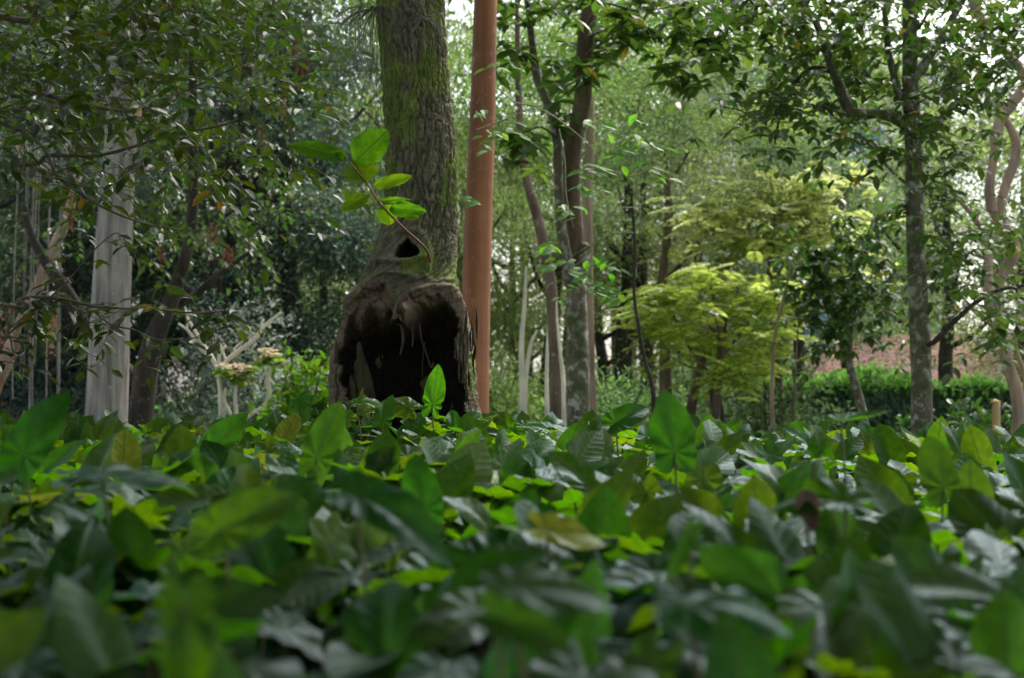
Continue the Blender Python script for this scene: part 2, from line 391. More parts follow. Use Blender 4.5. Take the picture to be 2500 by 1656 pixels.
# ================================================================== SETTING
def ground_mat():
    m, nt, out = new_mat('ground'); L = nt.links.new
    tc = N(nt, 'ShaderNodeTexCoord'); n1 = N(nt, 'ShaderNodeTexNoise'); n1.inputs['Scale'].default_value = 1.2; n1.inputs['Detail'].default_value = 9; L(tc.outputs['Object'], n1.inputs['Vector'])
    n2 = N(nt, 'ShaderNodeTexNoise'); n2.inputs['Scale'].default_value = 30; n2.inputs['Detail'].default_value = 4; L(tc.outputs['Object'], n2.inputs['Vector'])
    c = ramp(nt, n1.outputs[0], [(.38, (.09, .07, .04)), (.5, (.06, .09, .025)), (.62, (.09, .15, .03))])
    c = mixc(nt, 1., c, ramp(nt, n2.outputs[0], [(.3, (.6, .6, .6)), (.7, (1.4, 1.4, 1.4))]), 'MULTIPLY')
    bs = N(nt, 'ShaderNodeBsdfPrincipled'); bs.inputs['Roughness'].default_value = .95; L(c, bs.inputs['Base Color'])
    b = N(nt, 'ShaderNodeBump'); b.inputs['Distance'].default_value = .03; L(n2.outputs[0], b.inputs['Height']); L(b.outputs[0], bs.inputs['Normal']); L(bs.outputs[0], out.inputs[0]); return m
xs = np.concatenate([np.linspace(-400, -30, 8), np.linspace(-25, 25, 70), np.linspace(30, 400, 8)]); ys = np.concatenate([[-60, -20, -5], np.linspace(0, 60, 90), np.linspace(80, 800, 10)])
gx, gy = np.meshgrid(xs, ys); gz = .06 * (fbm(np.stack([gx.ravel() * .4, gy.ravel() * .4, gx.ravel() * 0], 1), 5) - .5)
V = np.stack([gx.ravel(), gy.ravel(), gz], 1); nx = len(xs)
i, j = np.meshgrid(np.arange(len(ys) - 1), np.arange(nx - 1), indexing='ij')
Q = np.stack([i * nx + j, i * nx + j + 1, (i + 1) * nx + j + 1, (i + 1) * nx + j], -1).reshape(-1, 4)
tag(build('ground', V, Q, ground_mat()), kind='structure')

# lawn: grass tufts beyond the bed
g = np.random.default_rng(3); n = 26000
yy = 8 + 26 * g.random(n) ** .8; pos = np.stack([g.uniform(-1, 1, n) * (yy * .36 + 1.5), yy, np.zeros(n)], 1)
V, Fc = cloud(T_NA, pos, np.stack([g.normal(0, .35, n), g.normal(0, .35, n), np.ones(n)], 1), g.normal(size=(n, 3)), g.uniform(.05, .16, n))
tag(build('grass', V, Fc, M['crown'], None, (.3,.6,.08), smooth=False), 'bright green grass and low weeds growing on the park floor behind the trees', 'grass', kind='stuff')

# ================================================================== HOLLOW TREE
D0 = 5.5
prof = [(-260, 905, 1085), (-100, 912, 1086), (0, 916, 1088), (100, 925, 1093), (211, 934, 1101), (317, 938, 1114), (422, 940, 1122), (528, 934, 1120), (591, 924, 1115), (655, 905, 1112),
        (690, 886, 1114), (739, 858, 1134), (803, 836, 1149), (898, 811, 1162), (982, 808, 1172), (1060, 803, 1184), (1200, 796, 1196), (1420, 780, 1215)]
pr = np.array(prof, float)
NZ, NT = 760, 560
yy = np.linspace(-260, 1395, NZ)
xl = np.interp(yy, pr[:, 0], pr[:, 1]); xr = np.interp(yy, pr[:, 0], pr[:, 2])
k_ = np.ones(25) / 25; pad = lambda a: np.convolve(np.concatenate([np.full(12, a[0]), a, np.full(12, a[-1])]), k_, 'valid')
xl, xr = pad(xl), pad(xr)
cxm = np.array([P((a + b) / 2, y, D0) for a, b, y in zip(xl, xr, yy)])
hw = (xr - xl) / 2 * pxm(D0)
# angular samples: more in front
tt = np.linspace(0, 1, NT, endpoint=False); th = 2 * np.pi * tt + .35 * np.sin(2 * np.pi * tt * 1 + np.pi / 2) * 0
th = 2 * np.pi * tt
th = th + .35 * np.cos(th)  # denser round -pi/2 (towards the camera)
TH, ZI = np.meshgrid(th, np.arange(NZ))
PY = yy[ZI]; HW = hw[ZI]
nx_, ny_ = np.cos(TH), np.sin(TH)
X = cxm[ZI, 0] + HW * nx_; Y = D0 + HW * .92 * ny_; Zc = cxm[ZI, 2].astype(float)
base = np.stack([X.ravel(), Y.ravel(), Zc.ravel()], 1)
# bark relief: long plated ridges
q = base * [1, 1, 1]; warp = (fbm(q * [9, 9, 4], 21, 3) - .5) * .05
ang = (TH.ravel() * HW.ravel())
pp_ = np.stack([ang * 72 + warp * 60, Zc.ravel() * 24 + warp * 60, np.zeros(len(ang))], 1)
rid = 1 - np.abs(2 * vnoise(pp_, 31) - 1); rid2 = 1 - np.abs(2 * vnoise(pp_ * [2.1, 3.3, 1], 32) - 1)
plate = vnoise(np.stack([ang * 70, Zc.ravel() * 55, ang * 0], 1), 33)
bark = -.008 * rid ** 3 - .007 * rid2 ** 3 + .007 * plate + .03 * (fbm(q * [7, 7, 3.5], 40, 3) - .5)
# picture-plane position of the front surface, in photo pixels
PXf = CX + (X.ravel()) * F / D0; PYf = PY.ravel(); front = ny_.ravel() < .12
wob = (fbm(np.stack([PXf / 30, PYf / 30, PXf * 0], 1), 51, 4) - .47) * 30
def sdist(poly):
    p = np.stack([PXf, PYf], 1); poly = np.array(poly, float); d = np.full(len(p), 1e9); ins = np.zeros(len(p), bool)
    for a, b in zip(poly, np.roll(poly, -1, 0)):
        e = b - a; w = p - a; t_ = np.clip((w @ e) / (e @ e), 0, 1); d = np.minimum(d, np.hypot(*(w - t_[:, None] * e).T))
        c1 = (a[1] > p[:, 1]) != (b[1] > p[:, 1]); xi = (b[0] - a[0]) * (p[:, 1] - a[1]) / (b[1] - a[1] + 1e-9) + a[0]; ins ^= c1 & (p[:, 0] < xi)
    return np.where(ins, d, -d)
z4 = lambda x, y: (700 + x / 2.613, 500 + y / 2.613)
left_cav = [z4(*p) for p in [(640, 550), (560, 565), (480, 610), (430, 680), (385, 770), (358, 880), (348, 1000), (375, 1120), (410, 1260), (430, 1900), (790, 2200), (1180, 2100), (1190, 1500), (1150, 1250), (1110, 1120), (1098, 900), (1090, 720), (1055, 610), (990, 578), (880, 590), (800, 610), (745, 660), (740, 760), (690, 740), (670, 620)]]
hole = [z4(*p) for p in [(715, 330), (735, 280), (770, 245), (800, 220), (815, 260), (850, 290), (870, 330), (845, 365), (780, 372), (725, 362)]]
wob2 = (fbm(np.stack([PXf / 9, PYf / 22, PXf * 0], 1), 57, 3) - .45) * 22
s1 = sdist(left_cav) + wob * .8 + wob2 * .95; s2 = sdist(hole) + wob * .3 + wob2 * .35 - 3
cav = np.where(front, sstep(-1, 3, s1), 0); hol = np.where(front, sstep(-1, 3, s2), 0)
top_shal = sstep(740, 860, PYf + (PXf - 960) * .15)             # shallow rotten wood at the top, deep below
depthk = .10 + .90 * top_shal
rightdeep = sstep(1010, 1050, PXf) * sstep(735, 800, PYf); depthk = np.maximum(depthk, .1 + .9 * rightdeep)
inner = (fbm(q * [22, 6, 12], 60, 4) - .45) * .2
yback = D0 + HW.ravel() * (-.9 + 1.7 * depthk) * np.sqrt(np.clip(1 - nx_.ravel() ** 2, .08, 1)) + inner * (1 - .3 * top_shal)
# curtain of wood hanging between the two hollows
curt = np.exp(-((PXf - (985 + (PYf - 750) * .25)) / 20) ** 2) * sstep(905, 800, PYf)
yback = yback - curt * HW.ravel() * .75 * cav
# lips and burl
nL_ = fbm(base * [22, 22, 10], 81, 4)
def pdist(pts):
    p = np.stack([PXf, PYf], 1); pts = spline([(700 + a / 1.4, b / 1.4) for a, b in pts], 40)[:, :2]; d = np.full(len(p), 1e9)
    for a, b in zip(pts[:-1], pts[1:]):
        e = b - a; w = p - a; t_ = np.clip((w @ e) / (e @ e + 1e-9), 0, 1); d = np.minimum(d, np.hypot(*(w - t_[:, None] * e).T))
    return d
ridge = np.zeros(len(PXf)); wood_ = np.zeros(len(PXf))
for pts_, w_, h_, wd_ in [([(478, 885), (400, 905), (340, 898), (290, 940), (245, 1000), (200, 1080), (178, 1180), (168, 1290), (170, 1390)], 9, 1., 1), ([(345, 890), (362, 832), (420, 797), (465, 812), (487, 870), (488, 930)], 10, .75, 0), ([(385, 1115), (400, 1050), (440, 1003), (520, 985), (562, 990), (592, 1040), (603, 1150), (600, 1320)], 8, .9, 1),
                       ([(300, 985), (340, 950), (400, 945), (450, 960)], 8, .7, 0), ([(230, 1080), (215, 1180), (215, 1290)], 7, .5, 1), ([(330, 860), (300, 900), (250, 960), (190, 1060)], 7, .6, 0), ([(470, 940), (500, 970), (570, 960)], 7, .6, 0)]:
    dd_ = pdist([(a + .0, b) for a, b in pts_]) + wob * .18; gg_ = np.exp(-(dd_ / w_) ** 2) * h_; ridge = np.maximum(ridge, gg_)
    if wd_: wood_ = np.maximum(wood_, np.exp(-(dd_ / (w_ * 1.15)) ** 2))
lip = np.exp(-((s1 + 11) / 9.) ** 2) * sstep(1010, 940, PYf + 0) + .75 * np.exp(-((s2 + 12) / 9.) ** 2)
burl = np.exp(-(((PXf - 965) / 62) ** 2 + ((PYf - 640) / 75) ** 2))
ledge = np.exp(-(((PYf - (655 + (1000 - PXf) * .62)) / 17) ** 2)) * sstep(1010, 960, PXf) * sstep(830, 870, PXf)
fm = np.where(front, 1., 0.) * sstep(.12, -.25, ny_.ravel())
smoothf = np.clip(burl * .4 + ridge * .6 + lip * .4, 0, 1) * fm
disp = bark * (1 - .75 * smoothf) + fm * ((.004 + .02 * (nL_ - .3)) * lip + .026 * ridge * sstep(-.02, -.55, ny_.ravel()) + .022 * burl + .025 * ledge) * (1 - cav)
Xn = base[:, 0] + nx_.ravel() * disp; Yn = base[:, 1] + ny_.ravel() * disp - fm * .008 * burl
kx = 1 - np.exp(-np.clip(s1, 0, 1e3) / 7.); Yn = np.where(cav > 0, Yn + (yback - Yn) * np.clip(kx, 0, 1) * cav, Yn)
kh = 1 - np.exp(-np.clip(s2, 0, 1e3) / 3.5); Yn = np.where(hol > 0, Yn + .16 * kh, Yn)
Vs = np.stack([Xn, Yn, base[:, 2]], 1)
# colours of bark, moss, rim wood and rot, with shade painted into the deep hollow
nA = fbm(q * [14, 14, 9], 71, 4); nB = fbm(q * [40, 40, 16], 72, 3)
barkc = np.array([.21, .19, .13]) * (1 - .5 * (rid ** 2)[:, None]) + .05 * (nB - .45)[:, None]
mo = sstep(.44, .62, nA + .20 * sstep(1010, 930, PXf) * sstep(560, 300, PYf) + .05 * (1 - rid))
mossc = np.array([.16, .22, .04]) * (.6 + .9 * nB)[:, None]
c = barkc * (1 - mo[:, None] * .8) + mossc * mo[:, None] * .8
rim = np.clip(np.exp(-((s1 + 9) / 11.) ** 2) * fm, 0, 1) * sstep(.36, .5, nB + .12)
c = c * (1 - rim[:, None] * .8) + np.array([.13, .09, .07]) * (.5 + nB)[:, None] * rim[:, None] * .8
wd_m = (wood_ * fm * sstep(640, 720, PYf) * sstep(.2, .5, nB))[:, None] * .85; c = c * (1 - wd_m) + np.array([.20, .135, .105]) * wd_m
rot = np.array([.20, .14, .10]) * (.4 + 1.2 * nB)[:, None]; shaded_rot = np.array([.020, .015, .012])  # dark rot blackened further, painting the shade of the cavity and knot hole
rotc = rot * (1 - top_shal[:, None]) + shaded_rot * top_shal[:, None]
c = c * (1 - cav[:, None]) + rotc * cav[:, None]; c = c * (1 - .8 * hol[:, None]) + shaded_rot * .8 * hol[:, None]
c = np.clip(c, .004, 1)
i, j = np.meshgrid(np.arange(NZ - 1), np.arange(NT), indexing='ij'); j2 = (j + 1) % NT
Q = np.stack([i * NT + j, (i + 1) * NT + j, (i + 1) * NT + j2, i * NT + j2], -1).reshape(-1, 4)
hb = np.array([cxm[-1, 0], D0, 0.])
ht = thing('hollow_tree', 'mossy tree trunk with a big dark hollow in its swollen base', 'tree', hb)
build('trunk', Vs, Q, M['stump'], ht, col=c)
# upper trunk and crown out of the frame, plus added crowns that darken the bed
mb = MB(); t0 = cxm[0].copy(); t0[1] = D0; mb.tube([t0 - [0, 0, .02], t0 + [-.05, 0, .9], t0 + [-.1, .1, 2.2]], [hw[0] * .97, hw[0] * .8, hw[0] * .5], n=24, seg=20, rough=.06); mb.build('upper_trunk', M['moss_bark'], ht)
cr = link('crown', CR['dense'][1], M['crown'], ht, (.07, .12, .03)); cr.location = Vector(t0 - hb) + Vector((-.1, -1.6, .7)); cr.scale = (9.5, 9.5, 3.6)
cr = link('crown', CR['dense'][0], M['crown'], ht, (.07, .12, .03)); cr.location = Vector(t0 - hb) + Vector((-.1, -4.2, 1.)); cr.scale = (10, 10, 3.6)  # second unseen crown, added to shade the near bed
for q_ in [(-.1, -7.2, .1), (2.6, -5.6, .5), (-2.8, -5.8, .4), (4.6, -2., .6), (-4., -1.6, .5)]:  # more unseen crowns, placed around the camera only to block skylight
    cr = link('crown', CR['dense'][1], M['crown'], ht, (.07, .12, .03)); cr.location = Vector(t0 - hb) + Vector(q_); cr.scale = (9, 9, 4)
# mossy splinter of wood standing inside the left of the hollow
def zz(pts, d=D0, f=z4): return [P(*f(*p), d) for p in pts]
M['splint'] = bark_mat('rotten_wood', (.016, .011, .008), (.05, .034, .024), moss=(.06, .07, .02), scale=40, stretch=.15, bump=.01)
mb.build('wood_splinter', M['splint'], ht)
for bx, tx, ty, w_ in [(470, 462, 875, .016), (492, 480, 940, .018), (515, 500, 1000, .017), (535, 522, 1080, .015), (450, 448, 990, .014), (425, 412, 1090, .014), (405, 392, 1160, .013)]:
    mb = MB(); mb.tube(zz([(bx, 1500), (bx + 4, 1280), ((bx + tx) / 2 + 5, (ty + 1250) / 2), (tx + 4, ty + 40), (tx, ty)], D0 - .10 - .01 * (bx % 3)), [w_, w_, w_ * .9, w_ * .7, w_ * .25], n=22, seg=80, rough=.75, seed=bx); mb.build('wood_splinter', M['splint'], ht)
M['mossy'] = bark_mat('bright_moss', (.10, .13, .02), (.26, .30, .05), scale=60, stretch=.8, bump=.01)
mb = MB(); mb.tube(zz([(515, 1500), (500, 1280), (490, 1190), (482, 1120)], D0 - .115), [.027, .025, .02, .008], n=40, seg=70, rough=.85, seed=8); mb.build('moss_patch', M['mossy'], ht)
M['darkroot'] = bark_mat('dark_root', (.02, .015, .012), (.08, .06, .045), scale=40, stretch=.2, bump=.004)
for pts, w in [([(790, 740), (800, 790), (805, 850), (800, 910)], .005), ([(845, 760), (860, 860), (890, 950), (920, 1040)], .0045), ([(880, 880), (868, 980), (865, 1120), (862, 1240)], .002), ([(730, 760), (742, 850), (725, 960)], .007), ([(700, 770), (745, 745), (790, 760), (800, 800)], .006)]:
    mb = MB(); mb.tube(zz(pts, D0 - .12), [w, w * .8, w * .5], n=10, seg=30, rough=.4, seed=int(pts[0][0])); mb.build('hanging_root', M['darkroot'], ht)
for k in range(26):   # flakes of loose bark on the rims
    px, py = random.choice([(random.uniform(1110, 1165), random.uniform(740, 1020)), (random.uniform(815, 835), random.uniform(800, 1020))])
    mb = MB(); p = P(px, py, D0 - .2 + (.1 if px > 1140 or px < 825 else 0)); mb.tube([p, p + [random.uniform(-.01, .01), -.012, -.05], p + [random.uniform(-.01, .01), -.005, -.11]], [.0015, .005, .0015], n=5, seg=8, rough=.4, seed=k)
    mb.build('bark_flake', M['splint'], ht)

# air plants on the trunk
def airplant(c, n, length, label, down=.3, seed=1, spread=1.):
    g = np.random.default_rng(seed); t = thing('air_plant', label, 'plant', c, 'air plants clinging to the hollow tree')
    mb = MB()
    for k in range(n):
        a = g.uniform(0, 6.28); d = np.array([math.cos(a) * spread, -abs(g.normal(0, .35)), math.sin(a) * .5 - down]); L_ = length * g.uniform(.35, 1.)
        d = norm(d); p1 = c + d * L_ * .4; p2 = p1 + norm(d + [0, 0, -.8 * down - .3]) * L_ * .35; p3 = p2 + np.array([g.normal(0, .03), -.01, -L_ * .35])
        mb.tube([c, p1, p2, p3], [.002, .0014, .0006], n=5, seg=12, cap=False)
    mb.build('leaf', M['strand'], t); return t
c_ = P(1030, 45, D0 - .15); airplant(c_, 18, .15, 'grey wiry air plant spreading on the middle of the mossy trunk', .15, 2)
c_ = P(915, 20, D0 - .07); airplant(c_, 40, .24, 'shaggy grey air plant on the left edge of the mossy trunk', .5, 3)
t = thing('hanging_moss', 'thin grey strands of moss hanging down the left side of the mossy trunk', 'moss', P(905, 60, D0 - .05)); mb = MB(); g = random.Random(3)
for k in range(26):
    p = P(g.uniform(850, 950), g.uniform(0, 120), D0 - .1 + g.uniform(-.1, .1)); L_ = g.uniform(.15, .5)
    mb.tube([p, p + [g.uniform(-.03, .03), 0, -L_ * .4], p + [g.uniform(-.05, .03), 0, -L_]], [.0012, .0008], n=3, seg=12, cap=False)
mb.build('strand', M['strand'], t)

# ------------------------------------------------------------------ young shoot with broad leaves before the trunk
def grid_leaf(name, L_, W, fold=.12, droop=.15, wav=.03, nu=9, nv=18, seed=0, twist=0., shape=1.):
    g = np.random.default_rng(seed); v = np.linspace(0, 1, nv); u = np.linspace(-1, 1, nu)
    wd = np.sin(np.pi * v ** .85) ** .62 * (1 - .25 * v) ; wd[0] = .03; wd[-1] = .02
    UU, VV = np.meshgrid(u, v); Wd = np.interp(VV, v, wd); ed = 1 + .05 * np.sin(VV * 31 + UU * 3) + g.uniform(-.07, .07, (nv, 1)) * (np.abs(UU) > .9)
    x = UU * Wd * W / 2 * ed; y = VV * L_
    zf = fold * np.abs(x) - droop * L_ * VV ** 2 + wav * L_ * np.sin(VV * 9 + seed + UU * 1.5) * np.abs(UU) ** 2 * Wd
    tw = twist * VV; x, zf = x * np.cos(tw) - zf * np.sin(tw), x * np.sin(tw) + zf * np.cos(tw)
    V = np.stack([x.ravel(), y.ravel(), zf.ravel()], 1)
    i, j = np.meshgrid(np.arange(nv - 1), np.arange(nu - 1), indexing='ij')
    Q = np.stack([i * nu + j, i * nu + j + 1, (i + 1) * nu + j + 1, (i + 1) * nu + j], -1).reshape(-1, 4)
    return V, Q, np.stack([(UU * Wd * .45).ravel(), VV.ravel()], 1)
def orient(V, pos, tip, nrm):
    y = norm(np.asarray(tip, float)); x = norm(np.cross(y, nrm)); z = np.cross(x, y)
    return np.asarray(pos) + V[:, :1] * x + V[:, 1:2] * y + V[:, 2:3] * z
ds = 5.05
zs = Z(700, 0, 2.8)
st = thing('leafy_shoot', 'young reddish shoot with broad bright green leaves leaning up before the mossy trunk', 'plant', P(1052, 640, D0 - .3))
stem = [P(*p, q) for p, q in [((1052, 640), D0 - .3), ((1037, 605), 5.15), ((985, 557), ds), ((930, 500), ds), ((898, 452), ds), ((865, 410), ds), ((843, 388), ds)]]
mb = MB(); mb.tube(stem, [.0045, .004, .003, .002], n=8, seg=40, rough=.1); mb.build('stem', M['redstem'], st)
shoot = [((848, 387), (708, 350), 46, .5, 0), ((868, 395), (944, 318), 76, .35, .1), ((893, 447), (862, 392), 84, .9, .1), ((912, 455), (1003, 430), 30, .2, .35), ((898, 478), (834, 512), 34, .3, .25),
         ((925, 490), (1002, 487), 14, .1, .8), ((950, 510), (1038, 515), 36, .3, .2), ((940, 500), (952, 548), 52, .5, .2), ((985, 525), (1022, 530), 24, .3, .2), ((820, 372), (835, 392), 20, .3, .3)]
for k, (a, b, w, up, tint) in enumerate(shoot):
    pa, pb = P(*a, ds), P(*b, ds + random.uniform(-.05, .03)); L_ = np.linalg.norm(pb - pa)
    Vl, Ql, uvl = grid_leaf('leaf', L_ * 1.04, w * pxm(ds) * 1.3, fold=.18, droop=.06, seed=k)
    Vl = orient(Vl, pa, pb - pa, [0.1, -1, up])
    build('leaf', Vl, Ql, M['shoot'], st, (1 - .1 * tint, 1 - .3 * tint, 1), uv=uvl)
# ------------------------------------------------------------------ cinnamon trunk
rt = thing('smooth_red_tree', 'smooth straight cinnamon-red trunk leaning slightly behind the hollow tree', 'tree', P(1160, 1075, 8.2) * [1, 1, 0])
mb = MB(); b0 = P(1155, 1075, 8.2); b0[2] = 0
tb = [b0, P(1158, 950, 8.2), P(1166, 600, 8.2), P(1177, 300, 8.2), P(1186, 0, 8.2), P(1196, -300, 8.2), P(1215, -900, 8.2)]
mb.tube(tb, [.082, .080, .076, .070, .063, .058, .045], n=40, seg=90, rough=.03, seed=2); mb.build('trunk', M['red_bark'], rt)
cr = link('crown', CR['airy'][0], M['crown'], rt, (.2, .36, .07)); cr.location = (.2, .3, 2.4); cr.scale = (4.5, 4.5, 4.5)

# ------------------------------------------------------------------ grey trunk (left)
gt = thing('grey_tree', 'tall straight pale grey trunk with finely furrowed bark at the left', 'tree', P(255, 1075, 12) * [1, 1, 0])
mb = MB(); b0 = P(250, 1075, 12); b0[2] = 0
mb.tube([b0, P(256, 1060, 12), P(271, 740, 12), P(283, 500, 12), P(298, 300, 12), P(312, 0, 12), P(325, -400, 12), P(330, -900, 12)], [.19, .168, .152, .135, .125, .115, .10, .07], n=48, seg=120, rough=.05, seed=6); mb.build('trunk', M['grey_bark'], gt)
cr = link('crown', CR['dense'][0], M['crown'], gt, (.12,.2,.05)); cr.location = (.2, .6, 2.8); cr.scale = (7, 7, 5)

# ------------------------------------------------------------------ dark forked tree (left)
d = 12.6
b0 = P(337, 1074, d); b0[2] = 0
kt = thing('forked_dark_tree', 'dark lichen-spotted tree forking low just right of the grey trunk', 'tree', b0)
mb = MB(); mb.tube([b0, P(*Z2(880, 1480), d), P(*Z2(930, 1100), d), P(*Z2(990, 850), d), P(*Z2(1060, 690), d), P(*Z2(1130, 500), d), P(*Z2(1190, 300), d), P(*Z2(1230, 0), d), P(470, 200, d), P(480, -200, d)],
                 [.13, .11, .10, .085, .07, .06, .05, .045, .035, .02], n=20, seg=90, rough=.12, seed=5); mb.build('trunk', M['dark_bark'], kt)
for pts, w in [([(1060, 720), (1150, 630), (1240, 585), (1330, 500), (1450, 400), (1600, 300)], [26, 22, 18, 14, 10]), ([(900, 1150), (700, 950), (560, 780), (430, 560), (330, 420), (270, 330), (200, 200), (150, 0)], [38, 36, 34, 30, 26, 20, 16])]:
    mb = MB(); limb(mb, Z2, pts, d + .2, w, seed=3); mb.build('limb', M['dark_bark'], kt)
sp = Spray(T_EL, 21)
g = np.random.default_rng(5)
for k in range(330):
    px, py = g.uniform(150, 760), g.uniform(-250, 640) ; dd = d + g.uniform(-.6, 2.2)
    p = P(px, py, dd); sp.twig(p, [g.normal(), g.normal(), -.3], g.uniform(.3, .6), 9, .085, droop=.5)
sp.done(kt, 'glossy', (.75, .8, .9))
for px, py in [(723, 96), (719, 134), (693, 200), (689, 245), (174, 490), (172, 535), (560, 620), (640, 330), (600, 160), (395, 612), (745, 160), (520, 560)]:
    sp = Spray(T_NA, int(px)); sp.g = np.random.default_rng(int(px))
    for q in range(16): sp.p.append(P(px + sp.g.normal(0, 5), py + sp.g.normal(0, 14), d - .3)); sp.t.append([sp.g.normal(0, .25), sp.g.normal(0, .25), -1.]); sp.n.append([sp.g.normal(), -1., 0.]); sp.s.append(.07)
    sp.done(kt, 'flower', (.30, .14, .13), name='seed_pods')

# ------------------------------------------------------------------ overhanging tree at the left, near
d = 6.2
b0 = np.array([-4.0, 7.2, 0.])
ot = thing('overhanging_tree', 'dark olive leafy branches with grey sheen hanging over from the left edge', 'tree', b0)
mb = MB(); mb.tube([b0, b0 + [.1, 0, 1.5], b0 + [.3, -.2, 3.], b0 + [.6, -.3, 5]], [.16, .14, .11, .05], n=16, seg=30, rough=.1); mb.build('trunk', M['dark_bark'], ot)
sp = Spray(T_EL, 31)
br = []
def obranch(pts, w, dd):
    mb = MB(); p = mb.tube([P(*q, e) for q, e in zip(pts, dd)], [x * pxm(dd[-1]) / 2 for x in w], n=8, seg=len(pts) * 6, rough=.12, seed=len(br)); mb.build('branch', M['twig'], ot); br.append(p); return p
S2 = lambda *p: [Z2(*q) for q in p]
obranch([(-700, 640)] + S2((0, 640), (120, 605), (240, 590), (400, 600), (560, 640), (760, 660), (1000, 670), (1300, 690), (1600, 650)), [9, 9, 8, 7, 5, 3], [6.6] + [6.1] * 9)
obranch([(-700, 330), (0, 400), (120, 380), (250, 378), (420, 330), (560, 300), (700, 235)], [14, 12, 9, 6, 3], [7, 6.4, 6.3, 6.3, 6.2, 6.2, 6.1])
obranch([(-700, 100), (0, 210), (180, 250), (330, 270), (480, 210), (640, 130)], [16, 12, 9, 5, 3], [7.3, 6.8, 6.6, 6.5, 6.5, 6.4])
obranch([(-700, -200), (0, 40), (100, 5), (260, -20), (500, -60)], [20, 16, 12, 8], [7.3, 7, 6.9, 6.8, 6.8])
obranch([(-700, 160), (0, 300), (150, 440), (280, 520), (420, 560), (560, 560)], [12, 9, 7, 4, 2], [6.8, 6.3, 6.2, 6.2, 6.2, 6.2])
obranch(S2((60, 820), (150, 740), (260, 640), (420, 500), (600, 290), (750, 180), (820, 300)), [5, 5, 4, 3, 2], [6.1] * 7)
obranch(S2((0, 550), (60, 830), (90, 960), (150, 1080)), [4, 4, 3, 2], [6] * 4)
obranch(S2((560, 640), (700, 760), (860, 800), (1000, 860), (1250, 850), (1450, 880)), [5, 4, 3, 2], [6.1] * 6)
g = np.random.default_rng(6)
dens = lambda px, py: max(0, min(1, (1.0 - max(0, px - 430) / 420) * (1. if py < 330 else max(.10, 1 - (py - 330) / 230))))
k = 0
while k < 820:
    px, py = g.uniform(-420, 820), g.uniform(-320, 900)
    if g.random() > dens(px, py) or (225 < px < 345 and 290 < py < 800 and g.random() < .8): continue
    k += 1; dd = g.uniform(5.7, 7.8)
    sp.twig(P(px, py, dd), [g.normal(.4, 1), g.normal(0, .8), g.normal(-.15, .35)], g.uniform(.18, .42), int(g.integers(4, 9)), .078, r=.0025, droop=.35, flat=.4)
for b_ in br[:1] + br[5:]:
    for q in b_[6::2]:
        if g.random() < .75: sp.twig(q, [g.normal(.3, 1), g.normal(0, .5), g.normal(-.3, .5)], g.uniform(.08, .22), int(g.integers(3, 6)), .075, r=.002, droop=.4)
sp.done(ot, 'overhang')

# ------------------------------------------------------------------ frangipani
d = 14.
ft = thing('frangipani_tree', 'small frangipani with bare pale forking stems and cream flower clusters', 'tree', P(545, 1075, d) * [1, 1, 0])
base_ = (1410, 1480)
for pts, w in [([base_, (1410, 1370), (1405, 1200), (1395, 1080), (1400, 960), (1440, 900)], [13, 13, 11, 9, 7]), ([(1400, 1080), (1445, 1000), (1520, 935), (1600, 880), (1660, 810), (1690, 770), (1790, 690)], [12, 12, 11, 10, 9, 6]), ([(1680, 785), (1670, 760), (1680, 730)], [8, 7]),
               ([(1405, 1080), (1350, 975), (1300, 900), (1270, 850), (1210, 750), (1190, 700)], [12, 12, 10, 9, 7, 5]), ([(1350, 975), (1290, 930), (1240, 860), (1195, 800), (1140, 760)], [8, 8, 7, 5]), ([(1195, 800), (1195, 750)], [6, 4]), ([(1275, 860), (1285, 815)], [6, 4]), ([(1445, 1000), (1420, 940), (1405, 890)], [7, 5]), ([(1500, 950), (1500, 915), (1570, 850)], [7, 4]),
               ([(1520, 1480), (1512, 1360), (1500, 1240), (1510, 1100)], [10, 9, 8]), ([(1400, 1480), (1440, 1300), (1470, 1340), (1432, 1250), (1440, 1170)], [8, 8, 8]), ([(1440, 1480), (1600, 1340), (1680, 1290), (1718, 1210), (1708, 1110), (1735, 1050), (1800, 1020), (1850, 1000)], [8, 9, 10, 11, 10, 9, 6]), ([(1735, 1050), (1705, 1025), (1660, 1000)], [8, 6])]:
    mb = MB(); limb(mb, Z2, pts, d, [x_ * 1.0 for x_ in w], rough=.08, n=10); mb.build('stem', M['pale_bark'], ft)
for (x, y) in [(1430, 1030), (1480, 1050), (1540, 1040), (1590, 1050), (1500, 1090), (1560, 1100), (1680, 980), (1730, 950), (1780, 970), (1700, 950), (1760, 990), (1450, 1070)]:
    p = P(*Z2(x, y), d - random.uniform(-.1, .2)); sp = Spray(T_EL, x); sg = Spray(T_EL, x + 1); [sp.rosette(p + sp.g.normal(0, .028, 3), 8, .07, down=-.2) for _ in range(4)]; [sg.rosette(p - [0, 0, .03] + sg.g.normal(0, .025, 3), 6, .12, down=.1) for _ in range(2)]
    sp.done(ft, 'flower', name='flower_cluster'); sg.done(ft, 'bright', (1.4, 1.1, .7), name='leaf_cluster')

